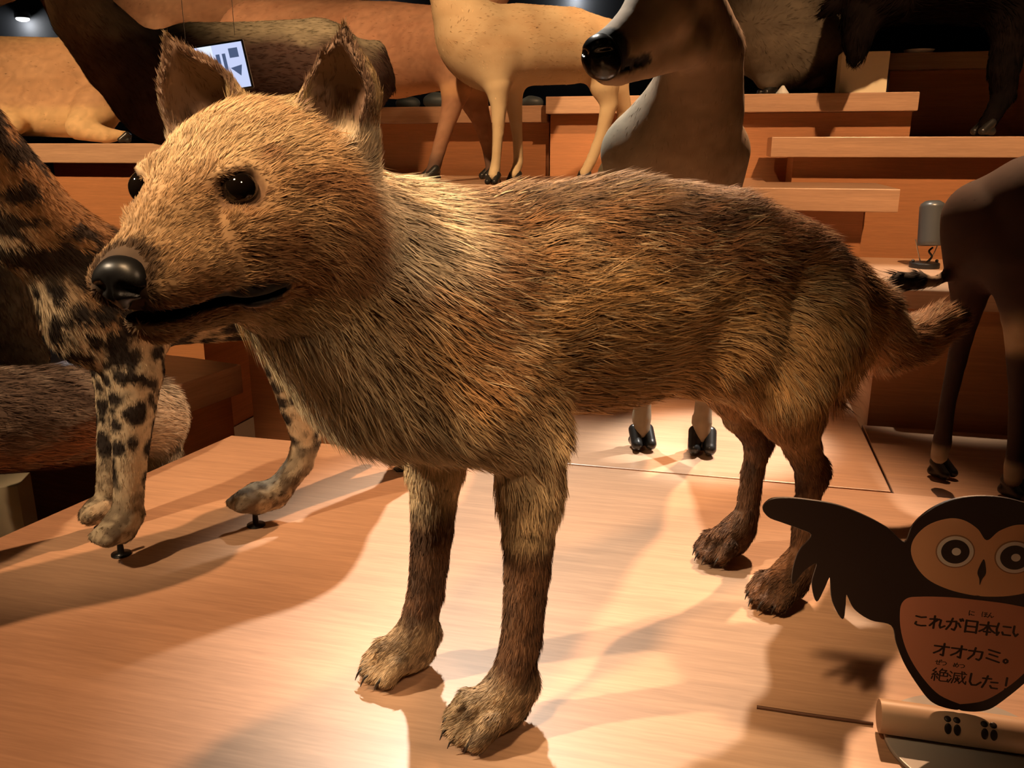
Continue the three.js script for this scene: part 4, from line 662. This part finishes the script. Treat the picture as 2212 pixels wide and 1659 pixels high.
ungulate('grey_ungulate', 'broad grey-brown animal rump on the step right of the deer neck', W(1690, 150, 4.3).setY(0.915), {
  trunk: [[[1655, 40, 4.25, 0.25], [1690, 20, 4.5, 0.28], [1740, 0, 4.8, 0.28]], [[1700, 95, 4.25, 0.2], [1740, 100, 4.5, 0.2]]],
  leg: [[[1655, 110, 4.2, 0.16], [1660, 165, 4.18, 0.065], ft(1662, 4.18, 0.915, 0.03)], [[1760, 110, 4.25, 0.16], [1765, 165, 4.25, 0.065], ft(1765, 4.25, 0.915, 0.03)]],
}, { col: (X, Y, Z) => hairy([0.09, 0.07, 0.05], [0.2, 0.165, 0.12], 0.8)(X, Y, Z), category: 'animal', fur: 12000, fl: 0.03, h: 0.018, thick: 0.003, hoofScale: 1.5 });
ungulate('black_ungulate', 'black shaggy animal with a hanging head at the top right', W(2140, 250, 3.4).setY(0.733), {
  trunk: [[[1960, -70, 3.62, 0.2], [2080, -85, 3.55, 0.22], [2240, -90, 3.45, 0.24], [2420, -80, 3.4, 0.22]]],
  neck: [[[1960, -60, 3.6, 0.16], [1900, -10, 3.58, 0.12], [1862, 40, 3.56, 0.075], [1852, 85, 3.54, 0.055], [1850, 112, 3.53, 0.04]], [[1830, 0, 3.62, 0.03], [1795, 15, 3.64, 0.03], [1780, 30, 3.66, 0.015]]],
  leg: [[[2190, 0, 3.42, 0.12], [2180, 90, 3.4, 0.062], [2168, 150, 3.4, 0.055], [2168, 205, 3.4, 0.042], [2150, 240, 3.38, 0.032], ft(2128, 3.36, 0.733, 0.028)], [[2300, 0, 3.5, 0.12], [2290, 150, 3.5, 0.055], ft(2280, 3.5, 0.733, 0.03)], [[2420, 0, 3.3, 0.12], [2420, 150, 3.3, 0.055], ft(2415, 3.3, 0.733, 0.03)]],
}, { col: hairy([0.003, 0.0025, 0.0025], [0.01, 0.006, 0.005]), category: 'animal', fur: 16000, fl: 0.05, legFur: 0.035, long: true, mat: blackFurMat, h: 0.014, thick: 0.0026, hoofScale: 1.3, hoofTurn: -1.3 });
// ---------------------------------------------------------------- owl sign
{
  const T1 = G(1898, 1546, 0.026), T2 = G(2212, 1591, 0.026), d = T2.clone().sub(T1).setY(0).normalize(), nrm = V(-d.z, 0, d.x); if (nrm.z < 0) nrm.negate();
  const turn = Math.atan2(-d.z, d.x), base = G(2100, 1600).setY(0);
  const sign = thing('owl_sign', 'dark brown owl-shaped board with Japanese lettering, standing in a round rod at the lower right', 'sign', base.toArray(), turn);
  const toUV = (px, py) => { const r = ray(px, py), t = T1.clone().sub(camera.position).dot(nrm) / r.dot(nrm), p = camera.position.clone().addScaledVector(r, t).sub(base); return [p.dot(d), p.y]; };
  const off = T1.clone().sub(base).dot(nrm);
  const axisU = toUV(2128, 1180)[0], mirror = ([u, v]) => [2 * axisU - u, v];
  const outline = (half) => { const l = half.map((p) => toUV(...p)).map(([u, v]) => [Math.min(u, axisU), v]); l[0][0] = l[l.length - 1][0] = axisU; l.pop(); l.shift(); const a = toUV(...half[0])[1], z = toUV(...half[half.length - 1])[1]; const L = [[axisU, a], ...l], R = l.slice().reverse().map(mirror); return [...L, [axisU, z], ...R]; };
  const spline = (pts) => new THREE.CatmullRomCurve3(pts.map((p) => V(p[0], p[1], 0)), true, 'centripetal').getPoints(pts.length * 5).map((p) => new THREE.Vector2(p.x, p.y));
  const owlHalf = [[2128, 1071], [2066, 1077], [2010, 1100], [1973, 1133], [1954, 1171], [1917, 1141], [1861, 1111], [1805, 1090], [1749, 1080], [1693, 1075], [1663, 1079], [1648, 1096], [1660, 1115], [1690, 1127], [1723, 1139], [1753, 1154], [1727, 1189], [1714, 1226], [1712, 1260], [1738, 1230], [1764, 1215], [1754, 1260], [1764, 1297], [1779, 1271], [1792, 1245], [1798, 1297], [1820, 1335], [1825, 1309], [1828, 1282], [1845, 1313], [1880, 1337], [1925, 1349], [1936, 1387], [1954, 1432], [1984, 1480], [2010, 1512], [2033, 1524], [2066, 1531], [2092, 1533]];
  const boardShape = new THREE.Shape(spline(outline(owlHalf)));
  const dark = std({ color: lin(0.012, 0.006, 0.005), roughness: 0.45 });
  const bg = new THREE.ExtrudeGeometry(boardShape, { depth: 0.003, bevelEnabled: true, bevelSize: 0.0006, bevelThickness: 0.0006, bevelSegments: 1 }); bg.translate(0, 0, off - 0.0015);
  part(sign, 'board', bg, dark);
  const layer = (name, pts, z, mat, smooth = true) => { const s = new THREE.Shape(smooth ? spline(pts) : pts.map((p) => new THREE.Vector2(...p))); const g = new THREE.ExtrudeGeometry(s, { depth: 0.0004, bevelEnabled: false }); g.translate(0, 0, off + 0.0021 + z); return part(sign, name, g, mat); };
  const faceHalf = [[2128, 1165], [2111, 1141], [2081, 1122], [2051, 1118], [2003, 1133], [1973, 1163], [1967, 1189], [1977, 1219], [2003, 1249], [2048, 1271], [2103, 1284], [2128, 1286]];
  layer('face_patch', outline(faceHalf), 0, std({ color: lin(0.66, 0.36, 0.19), roughness: 0.5 }));
  const eyeC = toUV(2062, 1189), eyeR = Math.abs(toUV(2105, 1189)[0] - eyeC[0]);
  for (const c of [eyeC, mirror(eyeC)]) {
    const disc = (name, r, z, col, dx = 0) => { const g = new THREE.CylinderGeometry(r, r, 0.0004, 40).rotateX(Math.PI / 2).translate(c[0] + dx, c[1] + dx * 0.3, off + 0.0027 + z); return part(eye ?? sign, name, g, std({ color: col, roughness: 0.4 })); }; let eye = null;
    eye = disc('eye', eyeR, 0, lin(0.3, 0.16, 0.09)); disc('eye_white', eyeR * 0.93, 0.0003, lin(0.7, 0.66, 0.58)); disc('pupil', eyeR * 0.72, 0.0006, lin(0.01, 0.006, 0.005)); disc('eye_glint', eyeR * 0.23, 0.0009, lin(0.75, 0.72, 0.66), eyeR * 0.05);
  }
  layer('beak', outline([[2126, 1206], [2114, 1222], [2110, 1236], [2114, 1248], [2122, 1262]]), 0.0006, dark);
  // belly with the printed lettering
  const bellyHalf = [[2128, 1296], [2048, 1288], [1985, 1287], [1960, 1290], [1947, 1302], [1943, 1330], [1947, 1368], [1962, 1413], [1992, 1461], [2029, 1499], [2077, 1519], [2106, 1523]];
  const pts = outline(bellyHalf), us = pts.map((p) => p[0]), vs = pts.map((p) => p[1]), u0 = Math.min(...us), u1 = Math.max(...us), v0 = Math.min(...vs), v1 = Math.max(...vs), N = 1024;
  const cv = document.createElement('canvas'); cv.width = cv.height = N; const cx = cv.getContext('2d');
  cx.fillStyle = '#c48468'; cx.fillRect(0, 0, N, N); cx.strokeStyle = '#1c0d08'; cx.lineCap = 'round'; cx.lineJoin = 'round';
  const K = { // strokes of each character in a 100 x 100 box, y down
    ko: [[[22, 22], [50, 27], [76, 22]], [[26, 62], [22, 76], [34, 84], [56, 86], [80, 82]]],
    re: [[[32, 8], [32, 94]], [[8, 32], [46, 27], [10, 78]], [[32, 52], [56, 28], [68, 32], [64, 70], [70, 86], [92, 70]]],
    ga: [[[8, 34], [60, 26], [62, 60], [54, 88], [40, 82]], [[38, 8], [28, 54], [10, 88]], [[72, 36], [86, 62]], [[78, 8], [84, 20]], [[90, 4], [96, 16]]],
    niti: [[[20, 10], [20, 92]], [[20, 12], [80, 12], [80, 92]], [[20, 50], [80, 50]], [[20, 88], [80, 88]]],
    hon: [[[8, 30], [92, 30]], [[50, 6], [50, 96]], [[48, 32], [32, 58], [8, 76]], [[52, 32], [68, 58], [92, 76]], [[32, 74], [68, 74]]],
    ni: [[[18, 10], [12, 50], [18, 92], [26, 72]], [[46, 28], [84, 28]], [[44, 68], [50, 84], [88, 84]]],
    i: [[[16, 18], [16, 62], [30, 86], [40, 70]], [[74, 24], [84, 46], [86, 70]]],
    ta: [[[8, 28], [52, 26]], [[32, 8], [24, 54], [10, 94]], [[54, 50], [88, 48]], [[52, 76], [60, 90], [90, 90]]],
    o: [[[10, 30], [90, 30]], [[62, 8], [62, 94], [48, 88]], [[60, 32], [38, 62], [10, 82]]],
    ka: [[[10, 32], [84, 32], [80, 76], [70, 92], [56, 86]], [[44, 8], [38, 56], [12, 92]]],
    mi: [[[20, 12], [80, 26]], [[26, 42], [72, 54]], [[14, 72], [84, 92]]],
    maru: [[[16, 74], [26, 66], [36, 74], [36, 86], [26, 94], [16, 86], [16, 74]]],
    zetsu: [[[26, 4], [10, 26], [30, 30], [8, 54], [40, 48]], [[34, 40], [42, 54]], [[24, 52], [24, 96]], [[12, 64], [8, 84]], [[34, 62], [40, 78]], [[60, 4], [46, 28]], [[56, 14], [84, 14], [74, 30]], [[50, 32], [92, 32], [92, 56], [50, 56], [50, 32]], [[70, 32], [70, 56]], [[50, 56], [50, 88], [58, 94], [94, 92], [96, 76]]],
    metsu: [[[8, 12], [18, 22]], [[4, 38], [14, 48]], [[4, 92], [18, 62]], [[30, 20], [96, 20]], [[32, 20], [30, 62], [22, 94]], [[40, 36], [62, 36]], [[40, 56], [44, 68]], [[60, 54], [56, 66]], [[50, 46], [50, 66], [38, 88]], [[50, 66], [64, 86]], [[70, 4], [74, 44], [84, 78], [98, 92], [98, 72]], [[90, 36], [80, 64], [62, 92]], [[80, 6], [88, 14]]],
    shi: [[[28, 8], [26, 66], [38, 88], [62, 86], [84, 62]]],
    bikkuri: [[[50, 6], [50, 62]], [[50, 86], [50, 88]]],
    ho: [[[16, 10], [12, 50], [18, 92]], [[40, 20], [86, 20]], [[40, 46], [88, 46]], [[66, 20], [66, 82], [48, 90], [44, 78], [90, 88]]],
    n: [[[46, 8], [12, 92], [36, 54], [54, 60], [62, 88], [92, 64]]],
    ze: [[[6, 40], [86, 34]], [[64, 10], [64, 64], [54, 68]], [[28, 16], [28, 82], [44, 90], [74, 88]], [[80, 6], [86, 16]], [[92, 2], [98, 12]]],
    tsu: [[[8, 34], [64, 24], [88, 44], [76, 74], [40, 86]]],
    me: [[[22, 20], [34, 54], [52, 78]], [[64, 10], [48, 60], [20, 84], [12, 60], [36, 36], [74, 34], [90, 60], [64, 90]]],
  };
  const glyph = (k, px, py, size, wide = 1) => {
    const [u, v] = toUV(px, py), s = size / (v1 - v0) * N, X = (u - u0) / (u1 - u0) * N, Y = (v1 - v) / (v1 - v0) * N, sxx = s * (v1 - v0) / (u1 - u0) * wide;
    cx.lineWidth = s * (K[k].length > 8 ? 0.075 : 0.115);
    for (const st of K[k]) { cx.beginPath(); st.forEach(([a, b], i) => { const x = X + (a / 100 - 0.5) * sxx, y = Y + (b / 100 - 0.5) * s; if (i) cx.lineTo(x, y); else cx.moveTo(x, y); }); cx.stroke(); }
  };
  const unit = Math.abs(toUV(2090, 1340)[1] - toUV(2090, 1371)[1]);
  [['ko', 1988, 1338], ['re', 2024, 1342], ['ga', 2060, 1347], ['niti', 2097, 1351], ['hon', 2132, 1355], ['ni', 2167, 1358], ['i', 2202, 1362], ['ta', 2238, 1366]].forEach(([k, x, y]) => glyph(k, x, y, unit, 1.05));
  [['o', 2033, 1400], ['o', 2070, 1405], ['ka', 2107, 1410], ['mi', 2145, 1414], ['maru', 2182, 1418]].forEach(([k, x, y]) => glyph(k, x, y, unit, 1.05));
  [['zetsu', 2029, 1455], ['metsu', 2067, 1461], ['shi', 2104, 1466], ['ta', 2138, 1471], ['bikkuri', 2172, 1475]].forEach(([k, x, y]) => glyph(k, x, y, unit, 1.08));
  [['ni', 2098, 1322], ['ho', 2126, 1325], ['n', 2139, 1327], ['ze', 2026, 1428], ['tsu', 2038, 1430], ['me', 2064, 1434], ['tsu', 2077, 1436]].forEach(([k, x, y]) => glyph(k, x, y, unit * 0.4));
  const tex = new THREE.CanvasTexture(cv); tex.colorSpace = THREE.SRGBColorSpace;
  const bm = layer('belly_patch', pts, 0, std({ map: tex, roughness: 0.5 })), uv = bm.geometry.attributes.uv, bp = bm.geometry.attributes.position;
  for (let i = 0; i < uv.count; i++) uv.setXY(i, (bp.getX(i) - u0) / (u1 - u0), (bp.getY(i) - v0) / (v1 - v0));
  bm.userData.label = 'brown belly with black Japanese lettering';
  // rod, claws and foot plate
  const uL = toUV(1898, 1546)[0], uR = 2 * axisU - uL, r = 0.0205, rodY = 0.0265;
  const rod = new THREE.LatheGeometry([[0, -0.5], [0.92, -0.5], [1, -0.497], [1, 0.497], [0.92, 0.5], [0, 0.5]].map(([x, y]) => new THREE.Vector2(x * r, y * (uR - uL))), 40).rotateZ(Math.PI / 2).translate((uL + uR) / 2, rodY, off);
  part(sign, 'rod', rod, std({ color: lin(0.6, 0.42, 0.28), roughness: 0.4 }), 'pale wooden rod');
  for (const px of [2041, 2061, 2121, 2141]) for (const m of [0, 1]) {
    const cu = toUV(px, 1545)[0];
    for (const [a, len] of [[0.95, 0.005], [0.42, 0.0085]]) {
      if (m) continue;
      const g = new THREE.SphereGeometry(1, 14, 10).scale(0.004, len * 0.75, 0.0012).rotateX(-a).translate(cu, rodY + Math.sin(a) * (r + 0.0002), off + Math.cos(a) * (r + 0.0002)); part(sign, 'claw', g, dark);
    }
  }
  part(sign, 'foot_plate', new THREE.LatheGeometry([[0, 0], [0.1, 0], [0.1015, 0.0012], [0.1015, 0.0045], [0.1, 0.006], [0, 0.006]].map(([x, y]) => new THREE.Vector2(x, y)), 72).translate((uL + uR) / 2 * 0.6 + uL * 0.0 + 0.012, 0, off + 0.004), phys({ color: lin(0.5, 0.49, 0.47), roughness: 0.25, clearcoat: 0.5 }), 'round pale grey foot plate');
  // thin rod put in for a slot line in the platform
  const w0 = G(1635, 1527, 0.0025), w1 = G(1886, 1563, 0.0025), wm = w0.clone().lerp(w1, 0.5).add(V(0, 0, 0.001));
  const wg = new THREE.TubeGeometry(new THREE.CatmullRomCurve3([w0, wm, w1].map((p) => p.clone().sub(w0))), 20, 0.0022, 8);
  const wire = single('slot_rod', 'thin brown rod put in for a slot line in the platform beside the foot of the owl sign', 'rod', wg, std({ color: lin(0.12, 0.05, 0.025), roughness: 0.5 })); wire.position.copy(w0);
}
// ---------------------------------------------------------------- small black floor spotlight on the pale platform
{
  const base = G(1996, 578, 0.345), o = thing('floor_spotlight', 'small dark grey cylinder spotlight on the pale platform at the right', 'spotlight', base.toArray());
  const black = std({ color: lin(0.015, 0.015, 0.016), roughness: 0.4 }), gun = std({ color: lin(0.1, 0.105, 0.11), roughness: 0.35, metalness: 0.3 });
  const s = 1;
  part(o, 'foot', new THREE.LatheGeometry([[0, 0], [0.042, 0], [0.043, 0.002], [0.043, 0.014], [0.04, 0.016], [0, 0.017]].map(([x, y]) => new THREE.Vector2(x, y)), 32), black);
  for (const e of [-1, 1]) { part(o, 'bracket_wire', new THREE.TubeGeometry(new THREE.CatmullRomCurve3([V(e * 0.012, 0.014, 0), V(e * 0.026, 0.05, 0.002), V(e * 0.036, 0.085, 0)]), 14, 0.0016, 6), std({ color: lin(0.4, 0.38, 0.34), roughness: 0.3, metalness: 0.8 })); part(o, 'screw', new THREE.SphereGeometry(0.005, 12, 8).translate(e * 0.036, 0.02, 0.0), black); }
  part(o, 'cable', new THREE.TubeGeometry(new THREE.CatmullRomCurve3([V(0, 0.016, 0.01), V(0.012, 0.035, 0.015), V(0.004, 0.05, 0.01), V(0.018, 0.06, 0)]), 20, 0.003, 7), black);
  const can = part(o, 'can', new THREE.LatheGeometry([[0, 0.132], [0.02, 0.131], [0.033, 0.122], [0.036, 0.112], [0.0365, 0.012], [0.0365, 0], [0.032, 0], [0.031, 0.03], [0, 0.03]].map(([x, y]) => new THREE.Vector2(x, y)), 36).rotateX(-0.16).translate(0.005, 0.068, 0.012), gun, 'dark grey metal can');
  part(o, 'lens_hole', new THREE.CylinderGeometry(0.031, 0.031, 0.004, 28).rotateX(-0.16).translate(0.005, 0.085, 0.009), black);
}
// ---------------------------------------------------------------- glass reflection put in as an added glowing screen hung between the wolf's ear and the brown deer
{
  const c = W(466, 148, 1.32), w = 0.088, h = 0.062, o = thing('reflection_panel', 'glass reflection put in as an added bluish glowing screen behind the left ear of the wolf', 'screen', c.toArray(), 0.12);
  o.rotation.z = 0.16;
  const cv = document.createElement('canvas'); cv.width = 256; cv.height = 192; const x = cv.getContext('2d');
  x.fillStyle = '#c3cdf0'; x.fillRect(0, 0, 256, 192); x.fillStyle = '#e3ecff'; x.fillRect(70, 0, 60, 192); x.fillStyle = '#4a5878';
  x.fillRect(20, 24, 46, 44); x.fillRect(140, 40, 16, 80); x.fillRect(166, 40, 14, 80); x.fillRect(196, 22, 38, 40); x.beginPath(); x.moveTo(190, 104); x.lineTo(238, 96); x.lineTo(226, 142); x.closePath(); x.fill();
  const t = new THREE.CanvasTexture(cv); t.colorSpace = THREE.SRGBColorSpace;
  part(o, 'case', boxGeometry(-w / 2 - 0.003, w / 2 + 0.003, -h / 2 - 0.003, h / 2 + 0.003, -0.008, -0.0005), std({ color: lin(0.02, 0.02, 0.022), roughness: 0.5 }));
  part(o, 'reflection_face', new THREE.PlaneGeometry(w, h), std({ color: 0x111111, emissive: 0xffffff, emissiveMap: t, emissiveIntensity: 0.8, roughness: 0.3 }));  // emissive face imitates a reflection in display glass
  for (const e of [-1, 1]) part(o, 'added_wire', new THREE.CylinderGeometry(0.0004, 0.0004, 3.2 - c.y - 0.02, 5).translate(0, (3.2 - c.y) / 2, 0).rotateZ(-0.16).translate(e * w * 0.4, h / 2, -0.004), std({ color: lin(0.2, 0.2, 0.2), roughness: 0.5 }));
  const l = new THREE.RectAreaLight(0xdfe6ff, 0.8, w, h); l.name = 'reflection_glow'; l.position.z = 0.001; l.rotation.y = Math.PI; o.add(l);
}
// ---------------------------------------------------------------- small things on the steps and at the back
{
  const s1 = toPF(W(1688, 200, 3.98)), p1 = PF(s1[0], 2.25, 0.915);
  const ch = single('white_cone', 'small white cone standing for a lamp glint on the step under the grey rump', 'lamp_glint', new THREE.LatheGeometry([[0, 0.036], [0.006, 0.034], [0.02, 0.014], [0.028, 0.004], [0.028, 0], [0, 0]].map(([x, y]) => new THREE.Vector2(x, y)), 24), std({ color: lin(0.85, 0.85, 0.82), roughness: 0.4 })); ch.position.copy(p1);  // white cone put in for a small lamp glint
  const s2 = toPF(W(1988, 112, 4.3)), p2 = PF(s2[0], 2.86, 1.122);
  const di = single('white_dish', 'flat white dish on the uppermost step', 'dish', new THREE.LatheGeometry([[0, 0.004], [0.05, 0.006], [0.068, 0.016], [0.07, 0.016], [0.055, 0.0], [0, 0]].map(([x, y]) => new THREE.Vector2(x, y)), 32), std({ color: lin(0.85, 0.85, 0.82), roughness: 0.4 })); di.position.copy(p2);
  const s3 = toPF(W(1846, 190, 4.15));
  const bl = thing('lit_patch_block', 'cream block standing for a lit wall patch under the muzzle of the black shaggy animal', 'block', PF(s3[0], 2.32, 0.915).toArray(), YAW);
  part(bl, 'block', slabGeometry([[-0.1, -0.03], [0.09, -0.03], [0.09, 0.12], [-0.1, 0.12]], 0.17, 0.004).translate(0, 0.17, 0), std({ color: lin(0.88, 0.78, 0.56), roughness: 0.6 }));  // pale colour stands for a lit patch of wall
  const lb = W(-5, 1045, 1.7), b2 = thing('lit_patch_block', 'cream block standing for a lit slab end low under the belly of the furry animal', 'block', [lb.x, -0.298, lb.z], 0.2);
  part(b2, 'block', boxGeometry(-0.1, 0.045, 0, lb.y + 0.298, -0.06, 0.02), std({ color: lin(0.72, 0.62, 0.42), roughness: 0.6 }));  // pale colour stands for a lit slab end
  const rockMat = std({ color: lin(0.06, 0.075, 0.085), roughness: 0.5 });
  [[858, 224, 0.042, 'leftmost small dark stone on the back step'], [932, 222, 0.055, 'broad blue-grey stone left of the brown antelope leg'], [1150, 214, 0.036, 'small black stone between the gazelle legs and the deer nose']].forEach(([px, py, r, label]) => {
    const q = toPF(W(px, py, 4.35)), g = meshField(field([ell([0, r * 0.4, 0], [r * 1.25, r * 0.62, r], {}), ell([r * 0.7, r * 0.3, 0.01], [r * 0.8, r * 0.5, r * 0.7], {}), cone([-r * 0.9, r * 0.2, 0], [-r * 0.3, r * 0.4, 0], r * 0.3, r * 0.5, {})]), [-r * 2.2, -r, -r * 2], [r * 2.4, r * 1.6, r * 2], r * 0.12);
    const m = single('dark_stone', label, 'stone', g, rockMat); m.position.copy(PF(q[0], 2.42, 0.88 + r * 0.26));
  });
  // dark shape added in the black gap behind the legs of the antelope
  const bp = toPF(W(1062, 200, 4.3)), b = PF(bp[0], 2.45, 0.88), C = [];
  C.push(...legs([[0, 0.06, 0, 0.055], [0.01, 0.13, -0.02, 0.06], [-0.03, 0.2, -0.02, 0.045]], { k: 0.03, fl: 0.012, lift: 0.3 }), ...legs([[-0.03, 0.2, -0.02, 0.04], [-0.09, 0.19, 0.03, 0.022]], { k: 0.02, fl: 0.008 }), ...legs([[0.02, 0.06, 0.03, 0.03], [0.04, 0.018, 0.06, 0.02]], { k: 0.02, fl: 0.01 }));
  const da = beast('gap_shape', 'added dark shape in the black gap behind the antelope legs, with a glowing bead for a light glint', 'animal', b, C, { h: 0.009, col: (X, Y, Z) => [0.012, 0.009, 0.009].map((k) => k * (0.6 + 0.9 * nz(X * 60, Y * 60, Z * 60))), fur: 1500, thick: 0.002 });
  const ey = part(da, 'eye', new THREE.SphereGeometry(0.012, 16, 12), std({ color: 0x332200, emissive: lin(1, 0.85, 0.25), emissiveIntensity: 1.4 })); ey.position.set(-0.075, 0.213, 0.02);  // glowing bead put in for a yellow light glint
  // distant lamps on the dark wall
  for (const [px, py, label] of [[48, 33, 'small white lamp on the dark wall at the far left'], [770, 6, 'small white lamp on the dark wall above the brown antelope'], [1245, -20, 'small white lamp on the dark wall above the gazelle']]) {
    const p = W(px, py, 7.62), o = thing('wall_lamp', label, 'lamp', p.toArray());
    part(o, 'housing', new THREE.LatheGeometry([[0, 0.03], [0.05, 0.03], [0.06, 0.02], [0.06, -0.02], [0, -0.02]].map(([x, y]) => new THREE.Vector2(x, y)), 24), std({ color: lin(0.05, 0.05, 0.05), roughness: 0.5 }));
    part(o, 'glow_disc', new THREE.SphereGeometry(0.05, 20, 10).scale(1.1, 0.42, 1).translate(0, -0.028, 0), std({ color: 0x888888, emissive: 0xffffff, emissiveIntensity: 1.1 }));
    part(o, 'arm', new THREE.CylinderGeometry(0.01, 0.01, 0.09, 10).rotateX(Math.PI / 2).translate(0, 0.01, -0.045), std({ color: lin(0.05, 0.05, 0.05), roughness: 0.5 }));
    const l = new THREE.PointLight(0xffffff, 0.25, 0, 2); l.position.y = -0.06; l.castShadow = true; o.add(l);
  }
}
let tris = 0; scene.traverse((o) => { if (o.isMesh) tris += (o.geometry.index ?? o.geometry.attributes.position).count / 3; });
console.log('triangles', Math.round(tris), 'of them fur', furTris);
renderer.render(scene, camera);
